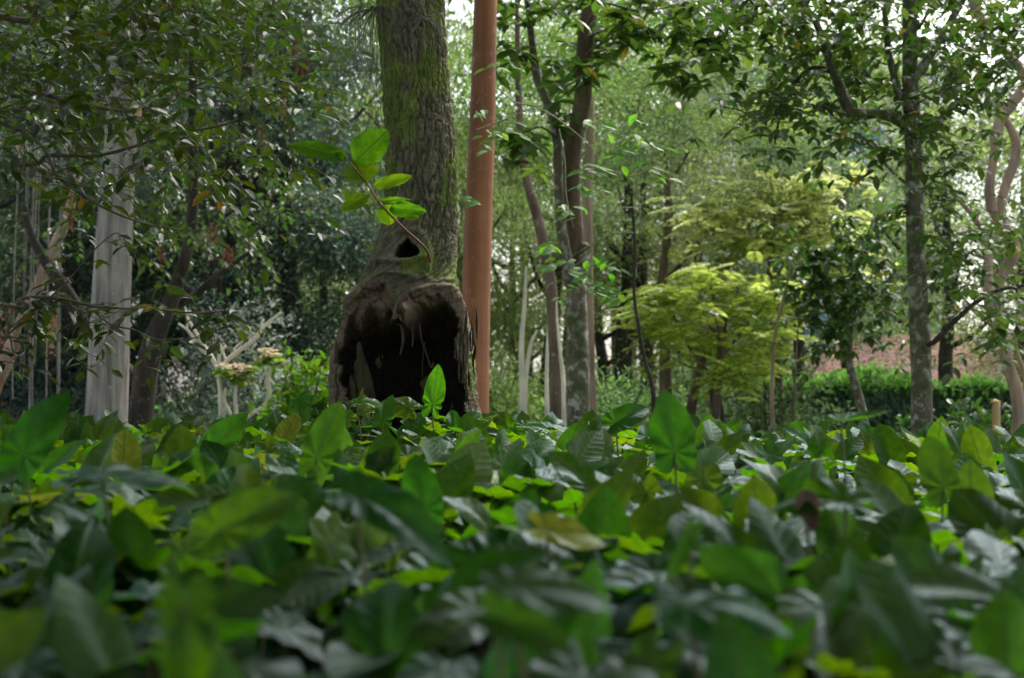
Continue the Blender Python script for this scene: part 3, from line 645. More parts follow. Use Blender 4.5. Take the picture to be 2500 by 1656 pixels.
# ------------------------------------------------------------------ leaning tree with aerial roots (far left)
d = 15
lt = thing('leaning_root_tree', 'leaning brown tree trailing thin pale aerial roots at the far left', 'tree', P(-80, 1075, d) * [1, 1, 0])
mb = MB(); limb(mb, Z2, [(-150, 1500), (-60, 1200), (30, 1010), (110, 830), (200, 620), (300, 380), (420, 100), (500, -200)], d, [50, 44, 38, 34, 30, 26, 20]); mb.build('trunk', M['pink_bark'], lt)
for x, y0, y1, w in [(190, 400, 1320, 5), (208, 380, 1220, 4), (297, 360, 1280, 4), (370, 330, 1230, 6), (82, 450, 1120, 3), (380, 300, 1190, 3), (230, 350, 900, 3), (155, 420, 1000, 2), (135, 700, 1000, 2)]:
    mb = MB(); limb(mb, Z2, [(x + 40, y0 - 1100 + (x * 7) % 300), (x + 12, y0 - 100), (x + 3, (y0 + y1) / 2), (x - 2, y1), (x - 12 + (x % 5) * 6, y1 + 120)], d - .3, [w, w * 1.0], n=6); mb.build('aerial_root', M['grey_bark'], lt)

# ------------------------------------------------------------------ pair of limbs tree right of centre
d = 10.5
b0 = P(1418, 1060, d); b0[2] = 0
ct = thing('two_limbed_tree', 'thick lichen-stained trunk dividing into two dark upright limbs right of the red trunk', 'tree', b0)
mb = MB(); mb.tube([b0, P(*Z6(685, 1420), d), P(*Z6(680, 1000), d), P(*Z6(675, 700), d), P(*Z6(672, 450), d), P(*Z6(700, 330), d), P(*Z6(730, 260), d)], [.095, .084, .081, .072, .063, .07, .05], n=28, seg=80, rough=.12, seed=9)
mb.build('trunk', M['moss_bark'], ct)
mb = MB(); limb(mb, Z5, [(740, 2010), (690, 1900), (700, 1750), (710, 1600), (690, 1300), (695, 1000), (740, 800), (770, 600), (780, 300), (815, 0), (840, -500)], d, [48, 48, 44, 42, 42, 46, 44, 42, 42, 42, 34], seed=2); mb.build('limb', M['brown_bark'], ct)
mb = MB(); limb(mb, Z5, [(690, 1930), (660, 1800), (620, 1568), (595, 1200), (590, 980), (540, 750), (460, 560), (425, 350), (385, 0), (340, -500)], d - .1, [36, 30, 26, 22, 22, 24, 22, 18, 16, 12], seed=3); mb.build('limb', M['moss_bark'], ct)
for pts, w in [([(780, 200), (900, 30), (1100, 70), (1300, 60), (1480, 10)], [8, 5, 3]), ([(780, 380), (900, 290), (1100, 210), (1300, 300)], [7, 4, 2]), ([(590, 950), (480, 870), (380, 900), (250, 930)], [6, 4, 2]), ([(800, 250), (940, 200), (1080, 180)], [6, 3]), ([(400, 200), (300, 100), (220, 150)], [6, 3])]:
    mb = MB(); limb(mb, Z5, pts, d - .2, w, n=6); mb.build('branch', M['twig'], ct)
sp = Spray(T_EL, 51); g = np.random.default_rng(8)
for (cx_, cy_, sx, sy, nn) in [(280, 200, 80, 160, 16), (600, 500, 90, 110, 14), (1000, 110, 220, 80, 26), (1350, 230, 260, 100, 32), (900, 520, 90, 110, 8), (330, 980, 150, 80, 16), (1600, 250, 180, 150, 24), (520, 40, 120, 60, 8), (1300, -150, 500, 90, 24), (1450, 600, 200, 120, 12)]:
    for k in range(nn):
        p = P(*Z5(g.normal(cx_, sx), g.normal(cy_, sy)), d + g.uniform(-.8, .6)); sp.rosette(p, int(g.integers(5, 9)), .15, down=.5)
sp.done(ct, 'glossy', (1.15, 1.15, 1.))

# trunks behind it
def simple_trunk(name, label, zf, pts, d, w, mat, cat='tree', group=None, crown=None, n=14, rough=.12):
    x, y = zf(*pts[0]); b = P(x, y, d); b[2] = 0; t = thing(name, label, cat, b, group)
    mb = MB(); pp = [b] + [P(*zf(*p), d) for p in pts]; mb.tube(pp, [w[0] * 1.1 * pxm(d) / 2] + [q * pxm(d) / 2 for q in w], n=n, seg=len(pp) * 8, rough=rough, seed=int(pts[0][0])); mb.build('trunk', M[mat], t)
    if crown:
        kind, idx, h, tint = crown; c = link('crown', CR[kind][idx], M['crown'], t, tint); c.scale = (h, h, h); c.rotation_euler = (0, 0, pts[0][0]); c.location = (pp[-1][0] - b[0], .4, crown_z(h, pp, d))
    return t
def crown_z(h, pp, d): return max(.2, 2.2 - .1 * h)
simple_trunk('brown_tree', 'pinkish brown slender trunk just left of the thick two-limbed trunk', Z6, [(548, 1430), (535, 1000), (520, 700), (510, 520), (475, 330), (440, 150), (400, 0), (360, -150), (320, -350), (300, -900), (290, -1400)], 13, [34, 30, 27, 30, 26, 26, 24, 22, 20, 14, 10], 'brown_bark', crown=('airy', 1, 5, (.2, .36, .07)))
simple_trunk('pale_trunk_tree', 'pale brown straight trunk showing behind the right edge of the two-limbed tree', Z6, [(770, 1430), (757, 1000), (752, 600), (745, 200), (745, -100), (760, -500), (760, -1300)], 15.5, [30, 26, 24, 26, 26, 22, 14], 'pink_bark', crown=('airy', 1, 3.4, (.2, .34, .08)))
simple_trunk('slender_pale_tree', 'slender whitish trunk between the red trunk and the brown trunk', Z6, [(325, 1480), (330, 1200), (322, 900), (342, 620), (350, 400)], 16, [20, 17, 13, 9, 5], 'pale_bark', group='slender pale saplings right of the red trunk', crown=('airy', 0, 3.2, (.3, .45, .1)))
simple_trunk('slender_pale_tree', 'thin pinkish white forking stem leaning beside the slender whitish trunk', Z6, [(335, 1400), (350, 1100), (380, 900), (420, 800)], 16, [14, 12, 9, 5], 'pale_bark', group='slender pale saplings right of the red trunk')
simple_trunk('slender_pale_tree', 'thin white stem touching the left side of the pinkish brown trunk', Z6, [(485, 1400), (482, 1100), (490, 850), (500, 600)], 14.5, [12, 10, 7, 4], 'pale_bark', group='slender pale saplings right of the red trunk')
simple_trunk('slender_pale_tree', 'thin white stem in the gap between the brown trunk and the thick trunk', Z6, [(595, 1430), (590, 1150), (570, 950), (550, 750), (545, 620)], 12, [13, 11, 8, 6, 4], 'pale_bark', group='slender pale saplings right of the red trunk')
simple_trunk('thin_dark_sapling', 'very thin dark curved sapling standing free right of the two-limbed tree', Z6, [(1165, 1240), (1110, 1000), (1072, 800), (1040, 560), (1046, 300), (1030, 30), (1020, -80)], 9.5, [12, 10, 9, 8, 8, 7, 4], 'dark_bark')
simple_trunk('dark_trunk_tree', 'dark straight trunk under the left part of the yellow-green tree', Z6, [(1245, 1300), (1240, 1100), (1235, 850), (1220, 500), (1260, 100), (1250, -200)], 18, [32, 30, 26, 22, 20, 14], 'brown_bark', crown=('airy', 0, 5, (.15,.25,.08)))
simple_trunk('dark_trunk_tree', 'dark brown trunk leaning right beneath the yellow-green tree', Z6, [(1395, 1370), (1425, 1200), (1460, 1050), (1500, 900), (1560, 700)], 17.5, [26, 24, 22, 18, 12], 'brown_bark', crown=('airy', 1, 3.6, (.16,.27,.09)))
simple_trunk('dark_trunk_tree', 'gnarled dark trunk widening at its foot right of the yellow-green tree stem', Z6, [(1600, 1500), (1580, 1350), (1560, 1200), (1590, 1000), (1620, 700)], 17, [46, 32, 28, 22, 12], 'dark_bark', crown=('airy', 0, 4.2, (.15,.25,.07)))
simple_trunk('thin_grey_tree', 'thin pale grey stem forking behind the leaf bed left of the small crooked tree', Z8, [(212, 1380), (205, 1200), (205, 1000), (225, 750), (270, 560), (310, 380), (320, 250)], 14, [12, 10, 9, 8, 6, 4], 'pink_bark', crown=('layered', 1, 3.6, (.3,.42,.08)))
simple_trunk('thin_grey_tree', 'thin straight grey-brown stem midway between the pale forking stem and the small crooked tree', Z8, [(325, 1360), (335, 1150), (342, 950), (360, 700)], 15, [8, 7, 6, 3], 'brown_bark')
d = 14
kt = simple_trunk('crooked_small_tree', 'small crooked lichen-grey tree with hanging dark leaves before the creeper hedge', Z8, [(745, 1390), (740, 1250), (700, 1080), (665, 960), (655, 880), (675, 760), (690, 600), (700, 450)], d, [30, 24, 22, 20, 18, 12, 10, 5], 'moss_bark')
sp = Spray(T_EL, 61); g = np.random.default_rng(9)
for k in range(300):
    px, py = Z8(g.normal(640, 190), g.normal(430, 210)); p = P(px, py, d + g.uniform(-.9, .9)); sp.rosette(p, int(g.integers(5, 8)), .13, down=.9)
sp.done(kt, 'glossy', (.9, .95, 1.1))

# ------------------------------------------------------------------ yellow-green fern-leaved tree
d = 16.5
yt = thing('yellow_green_tree', 'airy yellow-green tree with feathery layered foliage lit right of centre', 'tree', P(1760, 1080, d) * [1, 1, 0])
b0 = P(1745, 1080, d); b0[2] = 0
mb = MB(); mb.tube([b0, P(1750, 960, d), P(1760, 850, d), P(1750, 760, d), P(1730, 680, d)], [.05, .045, .04, .03, .01], n=10, seg=30, rough=.1); mb.build('trunk', M['brown_bark'], yt)
mb = MB()
for a, b, c_ in [((1752, 930), (1690, 860), (1640, 760)), ((1758, 880), (1820, 800), (1880, 730)), ((1755, 800), (1800, 720), (1790, 650)), ((1752, 820), (1700, 740), (1680, 660))]:
    mb.tube([P(*a, d), P(*b, d), P(*c_, d)], [.02, .014, .006], n=6, seg=10)
mb.build('limb', M['brown_bark'], yt)
def pinnate(parent, lobes_, n, d, tint, seed):
    g = np.random.default_rng(seed); pos = []; tips = []; nr = []; sz = []
    for k in range(n):   # pinnate sprays gathered in uneven clumps
        lb_ = lobes_[int(g.integers(len(lobes_)))]; a = g.uniform(0, 6.28); rr = abs(g.normal(0, .95))
        px = lb_[0] + lb_[2] * rr * math.cos(a); py = lb_[1] + lb_[3] * rr * math.sin(a)
        c0 = P(px, py, d + g.uniform(-1., 1.)); az = g.uniform(0, 6.28); ax = np.array([math.cos(az), math.sin(az), g.uniform(-.35, .05)]); sd = norm(np.cross(ax, [0, 0, 1.])); L_ = g.uniform(.18, .4)
        for q in range(9):
            for s_ in (-1, 1):
                pos.append(c0 + ax * L_ * q / 9 - [0, 0, .15 * (q / 9) ** 2 * L_]); tips.append(sd * s_ + ax * .5 + [0, 0, -.15]); nr.append(np.array([0, 0, 1.]) + g.normal(0, .3, 3)); sz.append(.115 * (1 - .5 * abs(q / 9 - .4)))
    V, Fc = cloud(T_RH, np.array(pos), np.array(tips), np.array(nr), np.array(sz)); build('crown', V, Fc, M['crown'], parent, tint, smooth=False)
pinnate(yt, [(1650, 700, 80, 36), (1720, 655, 80, 34), (1820, 690, 90, 40), (1890, 740, 80, 36), (1640, 770, 60, 34), (1730, 745, 90, 34), (1810, 800, 90, 40), (1690, 840, 80, 36), (1900, 810, 65, 40), (1610, 710, 30, 18), (1760, 880, 60, 26), (1930, 700, 50, 30), (1600, 800, 30, 30), (1860, 880, 50, 40), (1570, 755, 30, 20), (1790, 930, 40, 30)], 430, d, (.60, .74, .13), 12)
d = 18.
yo = thing('olive_fern_tree', 'pale olive feathery tree spreading above and right of the yellow-green tree', 'tree', P(1905, 1080, d) * [1, 1, 0])
b0 = P(1905, 1080, d); b0[2] = 0
mb = MB(); mb.tube([b0, P(1900, 900, d), P(1880, 700, d), P(1890, 520, d), P(1880, 420, d)], [.05, .045, .04, .03, .01], n=10, seg=30, rough=.1); mb.build('trunk', M['brown_bark'], yo)
pinnate(yo, [(1760, 520, 90, 34), (1850, 470, 110, 34), (1960, 500, 100, 36), (1800, 590, 100, 30), (1920, 580, 120, 40), (2030, 560, 80, 40), (1990, 440, 90, 30), (2060, 650, 60, 50)], 520, d, (.62, .70, .22), 13)

# ------------------------------------------------------------------ big lichened tree at the right
d = 9.6
b0 = P(2255, 1120, d); b0[2] = 0
bt = thing('lichened_tree', 'straight grey trunk blotched with moss and lichen, a thick crooked limb reaching left', 'tree', b0)
mb = MB(); mb.tube([b0, P(*Z8(1090, 1460), d), P(*Z8(1085, 1000), d), P(*Z8(1070, 600), d), P(*Z8(1052, 300), d), P(*Z7(1205, 1000), d), P(*Z7(1190, 700), d), P(*Z7(1180, 400), d), P(*Z7(1180, 0), d), P(*Z7(1180, -600), d), P(*Z7(1190, -1500), d)],
                 [.078, .070, .065, .062, .058, .054, .055, .048, .046, .04, .02], n=32, seg=120, rough=.11, seed=14); mb.build('trunk', M['moss_bark'], bt)
for pts, w in [([(1190, 860), (1120, 835), (1050, 800), (950, 780), (850, 785), (770, 765), (740, 700), (700, 600), (640, 440), (580, 250), (510, 110), (430, 0), (300, -250)], [26, 27, 27, 26, 26, 30, 27, 24, 22, 18, 16, 14, 8]),
               ([(650, 490), (560, 465), (480, 480), (400, 560), (340, 640), (300, 760), (270, 900), (255, 990)], [14, 12, 12, 11, 9, 8, 6, 4]), ([(330, 650), (260, 650), (200, 710), (110, 780), (0, 750), (-100, 730)], [8, 7, 6, 4, 3]), ([(255, 940), (130, 925), (0, 970)], [5, 4, 2]),
               ([(1170, 760), (1155, 660), (1180, 570), (1260, 470), (1310, 390), (1400, 250), (1480, 110), (1545, 0), (1700, -300)], [27, 26, 25, 25, 22, 19, 18, 16, 10]),
               ([(1160, 720), (1110, 650), (1060, 470), (1030, 330), (1020, 200), (1000, 0), (990, -300)], [20, 18, 18, 16, 14, 12, 8]), ([(1210, 990), (1270, 900), (1350, 840), (1470, 740), (1560, 680), (1700, 590), (1800, 500), (1950, 370), (2150, 200)], [8, 10, 12, 12, 12, 8, 7, 6, 4]),
               ([(1250, 640), (1330, 680), (1420, 580), (1500, 500)], [8, 6, 3]), ([(1240, 200), (1310, 60), (1330, -100)], [8, 6, 4]), ([(860, 700), (930, 640), (990, 590)], [5, 3])]:
    mb = MB(); limb(mb, Z7, pts, d - .05, w, seed=int(abs(pts[0][0])), rough=.14); mb.build('limb', M['dark_bark' if len(pts) in (8, 6, 3) else 'moss_bark'], bt)
mb = MB(); limb(mb, Z8, [(1120, 830), (1170, 800), (1250, 715), (1330, 640), (1400, 580), (1500, 520), (1600, 490), (1700, 475), (1900, 440)], d - .1, [12, 14, 14, 12, 11, 9, 8, 6], seed=3); mb.build('limb', M['dark_bark'], bt)
sp = Spray(T_EL, 71); g = np.random.default_rng(10)
for (zf, cx_, cy_, sx, sy, nn) in [(Z7, 500, 300, 300, 230, 170), (Z7, 1450, 500, 300, 220, 120), (Z7, 1700, 250, 250, 200, 90), (Z7, 1350, 1150, 160, 200, 46), (Z7, 950, 520, 160, 130, 26), (Z7, 850, 950, 250, 120, 30), (Z8, 1300, 300, 180, 160, 60), (Z8, 1550, 600, 140, 160, 50), (Z7, 300, 750, 250, 160, 60), (Z7, 900, -150, 900, 150, 180), (Z7, 950, 60, 500, 120, 60)]:
    for k in range(nn):
        p = P(*zf(g.normal(cx_, sx), g.normal(cy_, sy)), d + g.uniform(-1.0, .9))
        if g.random() < .5: sp.rosette(p, int(g.integers(4, 8)), .10, down=.5)
        else: sp.twig(p, [g.normal(), g.normal(), -.2], g.uniform(.15, .35), 6, .09, r=.003)
sp.done(bt, 'glossy', (.95, .95, .9))

# ------------------------------------------------------------------ twisted tree, far right
d = 12.5
b0 = P(*Z8(1640, 1460), d); b0[2] = 0
tt_ = thing('twisted_tree', 'twisted pinkish tree with braided peeling limbs at the right edge', 'tree', b0)
mb = MB(); limb(mb, Z8, [(1625, 1700), (1640, 1460), (1660, 1250), (1640, 1080), (1590, 930), (1560, 800), (1510, 660), (1490, 560), (1475, 430), (1480, 300)], d, [44, 34, 34, 34, 32, 30, 34, 32, 26, 22], n=20, rough=.2, seed=5); mb.build('trunk', M['pink_bark'], tt_)
for zf, pts, w in [(Z8, [(1500, 600), (1560, 420), (1630, 270), (1560, 130), (1500, 0)], [24, 26, 30, 34, 30]), (Z7, [(1740, 1450), (1725, 1250), (1760, 1050), (1760, 950), (1800, 820), (1890, 700), (1990, 560), (2150, 300)], [26, 24, 22, 22, 26, 28, 26, 20]), (Z7, [(1790, 1480), (1830, 1280), (1890, 1120), (1905, 1000), (1870, 880), (1800, 780), (1720, 680), (1650, 500), (1560, 300)], [24, 24, 26, 22, 20, 16, 10, 8, 6]),
                   (Z8, [(1560, 250), (1450, 150), (1350, 20), (1250, -80)], [14, 14, 12, 8]), (Z7, [(1760, 300), (1690, 180), (1630, 60), (1580, -80)], [24, 24, 26, 24]), (Z7, [(1990, 600), (1900, 420), (1760, 300)], [22, 22, 22]), (Z8, [(1700, 1250), (1690, 1000), (1640, 820), (1690, 640)], [12, 10, 8, 6])]:
    mb = MB(); limb(mb, zf, pts, d + random.uniform(-.1, .2), w, n=16, rough=.2, seed=int(abs(pts[0][1]))); mb.build('limb', M['pink_bark'], tt_)
cr = link('crown', CR['airy'][1], M['crown'], tt_, (.3,.42,.09)); cr.location = (.8, .8, 1.3); cr.scale = (5.5, 5.5, 5.5)

# ------------------------------------------------------------------ bright leaf vines between trunks
def vine(name, label, stems, leaves, d, lf=.085, seed=0, mat='bright'):
    x, y = stems[0][0]; t = thing(name, label, 'branch', P(x, y, d)); mb = MB()
    for s_ in stems: mb.tube([P(*q, d) for q in s_], [.004, .0035, .002], n=5, seg=24)
    mb.build('stem', M['paletwig'], t); sp = Spray(T_EL, seed)
    for x, y, n_ in leaves:
        for k in range(n_):
            p = P(x + sp.g.normal(0, 14), y + sp.g.normal(0, 7), d + sp.g.uniform(-.15, .15)); a = sp.g.uniform(0, 6.28)
            sp.p.append(p); sp.t.append([math.cos(a), math.sin(a) * .5, -.25]); sp.n.append([sp.g.normal(0, .3), -.7 + sp.g.normal(0, .3), 1.]); sp.s.append(lf * sp.g.uniform(.7, 1.1))
    sp.done(t, mat); return t
vine('arching_vine', 'thin pale vine arching across the two-limbed tree and the red trunk with bright leaves', [[Z5(40, 890), Z5(200, 830), Z5(330, 775), Z5(440, 745)], [Z5(180, 600), Z5(300, 700), Z5(440, 728), Z5(600, 820), Z5(750, 940), Z5(900, 1090)], [Z5(600, 880), Z5(640, 1100), Z5(650, 1330), Z5(700, 1560)]],
     [(*Z5(110, 488), 2), (*Z5(215, 450), 4), (*Z5(60, 760), 4), (*Z5(150, 930), 6), (*Z5(230, 900), 6), (*Z5(90, 1000), 4), (*Z5(280, 850), 3), (*Z5(30, 1350), 3)], 7.6, .085, 3)
vine('bright_leaf_branch', 'spreading twigs of bright green leaves right of the two-limbed tree at mid height', [[Z5(1160, 1560), Z5(1150, 1400), Z5(1120, 1210), Z5(1000, 1160)], [Z5(1120, 1210), Z5(1200, 1150), Z5(1280, 980)], [Z5(900, 1540), Z5(1000, 1430), Z5(1150, 1420)], [Z5(1120, 1210), Z5(900, 1170), Z5(760, 1160)]],
     [(*Z5(800, 1160), 5), (*Z5(900, 1150), 5), (*Z5(1010, 1090), 4), (*Z5(1130, 940), 4), (*Z5(1230, 970), 5), (*Z5(1120, 790), 3), (*Z5(830, 830), 3), (*Z5(760, 1270), 5), (*Z5(850, 1300), 4), (*Z5(680, 1420), 4), (*Z5(1190, 1150), 5), (*Z5(1050, 1010), 2), (*Z5(1310, 1210), 4), (*Z5(960, 930), 2)], 7.4, .085, 4)
vine('bright_leaf_branch', 'bright green leafy twigs crossing the thick trunk below its fork', [[Z6(780, 120), Z6(790, 230), Z6(700, 360), Z6(600, 420)], [Z6(1040, 180), Z6(940, 180), Z6(840, 210), Z6(640, 330)], [Z6(460, 600), Z6(490, 520), Z6(550, 490)]],
     [(*Z6(510, 280), 6), (*Z6(615, 340), 4), (*Z6(540, 380), 3), (*Z6(640, 440), 6), (*Z6(700, 460), 5), (*Z6(760, 365), 4), (*Z6(800, 330), 2), (*Z6(880, 370), 3), (*Z6(930, 420), 3), (*Z6(920, 540), 6), (*Z6(830, 545), 5), (*Z6(960, 600), 4), (*Z6(640, 530), 3), (*Z6(560, 590), 3), (*Z6(740, 570), 2), (*Z6(600, 20), 4), (*Z6(640, 60), 2)], 7.8, .09, 5)

# ------------------------------------------------------------------ bushes
def bush(px, d, w, h, kind, tint, name, label, n=90, leaf=.09, per=26, mat='crown', group=None, z0=0):
    g = np.random.default_rng(int(px) + 5); b = P(px, 975, d); b[2] = z0; t = thing(name, label, 'bush', b, group)
    cc = norm(g.normal(size=(n, 3))) * g.uniform(.5, 1, (n, 1)); cc[:, 2] = np.abs(cc[:, 2]); cc = b + cc * [w, w, h]
    ci = np.repeat(np.arange(n), per); m_ = len(ci)
    pos = cc[ci] + g.normal(0, .09, (m_, 3)); pos[:, 2] = np.maximum(pos[:, 2], z0 + .03)
    dv = norm(pos - b); tip = dv * .5 + norm(g.normal(size=(m_, 3))) + [0, 0, -.4 if kind == 'droop' else .1]
    nr = np.stack([g.normal(0, .5, m_), g.normal(0, .5, m_), np.ones(m_)], 1)
    V, Fc = cloud(T_RH if kind != 'el' else T_EL, pos, tip, nr, leaf * g.uniform(.6, 1.2, m_)); build('foliage', V, Fc, M[mat], t, tint, smooth=False)
    mb = MB()
    for k in range(7):
        a = g.uniform(0, 6.28); mb.tube([b, b + [math.cos(a) * w * .3, math.sin(a) * w * .3, h * .5], b + [math.cos(a) * w * .7, math.sin(a) * w * .7, h * .9]], [.02, .015, .005], n=5, seg=8)
    mb.build('stem', M['twig'], t); return t
bush(745, 12.5, .38, .98, 'el', (1.05, .95, .5), 'yellow_green_bush', 'leafy yellow-green bush just left of the hollow trunk', n=90, leaf=.11, per=14, mat='bright')
bush(600, 17, 1.0, 1.75, 'rh', (.40,.48,.38), 'silvery_bush', 'round silver-green bush behind the frangipani', n=150, leaf=.09)
bush(470, 18, .5, 1.0, 'rh', (.45,.6,.25), 'pale_green_bush', 'pale green bush behind the dark forked trunk', n=60)
bush(170, 18, .6, 1.15, 'rh', (.45,.55,.3), 'pale_green_bush', 'pale yellow-green bush left of the grey trunk', n=70)
bush(60, 17, 1.0, 1.2, 'rh', (.12,.2,.18), 'dark_bush', 'dark blue-green bush under the aerial roots', n=120)
bush(640, 16, .8, .75, 'rh', (.1,.18,.1), 'dark_bush', 'dark green low bush behind the frangipani stems', n=90)
bush(1330, 22, 1.6, .95, 'rh', (.6,.9,.2), 'sunny_bush', 'sunlit light green low bush right of the red trunk', n=160)
bush(1220, 20, .5, 1.3, 'droop', (.6,.8,.28), 'sunny_bush', 'pale feathery green bush against the right side of the red trunk', n=80)
bush(1520, 19, 1.1, 1.0, 'rh', (.24,.45,.12), 'mid_green_bush', 'rounded mid green bush right of the thick trunk', n=120)
bush(1700, 20, 1.3, 1.3, 'rh', (.2,.34,.1), 'mid_green_bush', 'leafy mid green bush behind the leaning brown trunks', n=130)
bush(1870, 18, .9, 1.15, 'rh', (.18,.3,.1), 'mid_green_bush', 'dark leafy bush left of the hedge', n=110)
bush(1450, 28, 2.6, 1.5, 'rh', (.4, .6, .16), 'sunny_bush', 'broad pale green thicket far behind the two-limbed tree', n=240)
bush(1780, 27, 2.6, 1.5, 'rh', (.2, .32, .1), 'mid_green_bush', 'broad thicket far behind the yellow-green tree', n=240)
bush(470, 24, 1.0, .75, 'rh', (.4,.9,.2), 'low_bright_bush', 'low bright green bush at the foot of the forest left of the frangipani', n=70)

# ------------------------------------------------------------------ creeper hedge, post, house, tower
d = 19
hx0, hx1 = P(1870, 950, d)[0], P(2800, 950, d)[0]
hd = thing('creeper_hedge', 'long dense hedge wall covered in dark creeper with a sunlit green top', 'hedge', ((hx0 + hx1) / 2, d, 0))
mb = MB(); mb.box(((hx0 + hx1) / 2, d + .3, .36), (hx1 - hx0, .3, .72)); mb.build('wall', plain_mat('old_wall', (.12, .11, .09)), hd)
g = np.random.default_rng(15); n = 15000; x = g.uniform(hx0 - .1, hx1, n); z = g.random(n) * (.74 + .16 * vnoise(np.stack([x * 1.7, x * 0, x * 0], 1), 8)) ; yv = d + .12 - .12 * fbm(np.stack([x * 2, z * 3, x * 0], 1), 3) + g.uniform(-.05, .05, n)
V, Fc = cloud(T_RH, np.stack([x, yv, z], 1), np.stack([g.normal(0, .6, n), g.normal(-.4, .3, n), -np.ones(n)], 1), np.stack([g.normal(0, .4, n), -np.ones(n), .6 * np.ones(n)], 1), g.uniform(.05, .11, n)); build('creeper', V, Fc, M['crown'], hd, (.09,.20,.08), smooth=False)
n = 6000; x = g.uniform(hx0 - .1, hx1, n); V, Fc = cloud(T_RH, np.stack([x, d + g.uniform(-.05, .7, n), .72 + .42 * vnoise(np.stack([x * 2.2, x * 0, x * 0], 1), 4) ** 1.5 * g.random(n)], 1), g.normal(size=(n, 3)), np.stack([g.normal(0, .4, n), g.normal(0, .4, n), np.ones(n)], 1), g.uniform(.06, .13, n)); build('lit_top_growth', V, Fc, M['crown'], hd, (.30,.62,.10), smooth=False)  # sun on the hedge top is put into this brighter leaf tint
bush(2370, 16, 1.0, .5, 'el', (.5, .7, .6), 'low_dark_bush', 'low dark leafy bush at the foot of the hedge by the post', n=60, leaf=.14, per=12, mat='glossy')
pb = P(*Z8(1525, 1470), 13.); pb[2] = 0
pt = thing('wooden_post', 'short pale weathered wooden post standing before the hedge at the right', 'post', pb)
mb = MB(); mb.tube([pb, P(*Z8(1525, 1165), 13.)], [.036, .034], n=16, seg=20, rough=.04); M['post'] = bark_mat('post_wood', (.36, .25, .12), (.55, .42, .24), scale=10, stretch=.1, bump=.004); mb.build('shaft', M['post'], pt)
pz = P(*Z8(1525, 1165), 13.)[2]; mb = MB(); mb.tube([(pb[0], pb[1], pz - .002), (pb[0], pb[1], pz + .012)], [.039, .036], n=16, seg=3); mb.build('cap', M['post'], pt)

# tiled-roof house
def tile_mat(name, a, b_):
    m, nt, out = new_mat(name); L = nt.links.new; tc = N(nt, 'ShaderNodeTexCoord'); br_ = N(nt, 'ShaderNodeTexBrick'); mp = N(nt, 'ShaderNodeMapping'); mp.inputs['Rotation'].default_value = (R(90), 0, 0)
    L(tc.outputs['Object'], mp.inputs[0]); L(mp.outputs[0], br_.inputs[0]); br_.inputs['Color1'].default_value = (*a, 1); br_.inputs['Color2'].default_value = (*b_, 1); br_.inputs['Mortar'].default_value = (.2, .12, .1, 1)
    br_.inputs['Scale'].default_value = 3.; br_.inputs['Brick Width'].default_value = .8; br_.inputs['Row Height'].default_value = .3; br_.inputs['Mortar Size'].default_value = .03
    bs = N(nt, 'ShaderNodeBsdfPrincipled'); bs.inputs['Roughness'].default_value = .85; L(br_.outputs[0], bs.inputs['Base Color']); L(bs.outputs[0], out.inputs[0]); return m
d = 34.
e0, e1 = P(2000, 932, d), P(2760, 932, d); r0, r1 = P(2112, 808, d), P(2660, 798, d); zb = -.3
hs = thing('tiled_house', 'low house behind the hedge with a faded pink clay tile roof', 'house', ((e0[0] + e1[0]) / 2, d + 2, 0))
mb = MB(); mb.box(((e0[0] + e1[0]) / 2, d + 2.5, e0[2] / 2 - .02), (e1[0] - e0[0] - .7, 4, e0[2])); mb.build('wall', plain_mat('plaster', (.5, .46, .4)), hs)
mb = MB(); A = e0; B = e1; Cc = r1 + [0, 2.5, 0]; Dd = r0 + [0, 2.5, 0]; E_ = e1 + [0, 5, 0]; G_ = e0 + [0, 5, 0]
V = np.array([A, B, Cc, Dd, E_, G_]); mb.add(V, [[0, 1, 2, 3], [4, 5, 3, 2], [0, 1, 4, 5]], [[0, 3, 5], [1, 4, 2]]); mb.build('roof', tile_mat('roof_tiles', (.30, .13, .105), (.40, .20, .165)), hs, smooth=False)
mb = MB(); mb.box(((e0[0] + e1[0]) / 2, d - .08, e0[2] - .02), (e1[0] - e0[0], .12, .1)); mb.build('gutter', plain_mat('gutter', (.7, .7, .7)), hs)
# pale block seen through the leaves
d = 75.
a_, b_ = P(1660, 1000, d), P(2330, 1000, d); zt = P(0, 120, d)[2]
tw_ = thing('pale_apartment_block', 'distant pale apartment block with blue windows glimpsed through the trees', 'building', ((a_[0] + b_[0]) / 2, d + 4, 0))
mb = MB(); mb.box(((a_[0] + b_[0]) / 2, d + 4, zt / 2), (b_[0] - a_[0], 8, zt)); mb.build('wall', plain_mat('white_wall', (.8, .8, .82), c2=(.7, .72, .75), scale=.5), tw_)
M['glass'] = plain_mat('window_glass', (.10, .22, .42), .15, (.08, .18, .36), 1.)
for fl in range(1, int(zt // 3.0)):
    for k in range(5):
        x = a_[0] + (k + .5) * (b_[0] - a_[0]) / 5; z = fl * 3.0 + .6
        mb = MB(); mb.box((x, d - .03, z + .7), (1.5, .1, 1.5)); w_ = mb.build('window', M['glass'], tw_)
for k in range(1, int(zt // 3.0)):
    mb = MB(); mb.box(((a_[0] + b_[0]) / 2, d - .4, k * 3.0), (b_[0] - a_[0] + .3, .8, .25)); mb.build('balcony_slab', plain_mat('slab', (.75, .75, .75)), tw_)
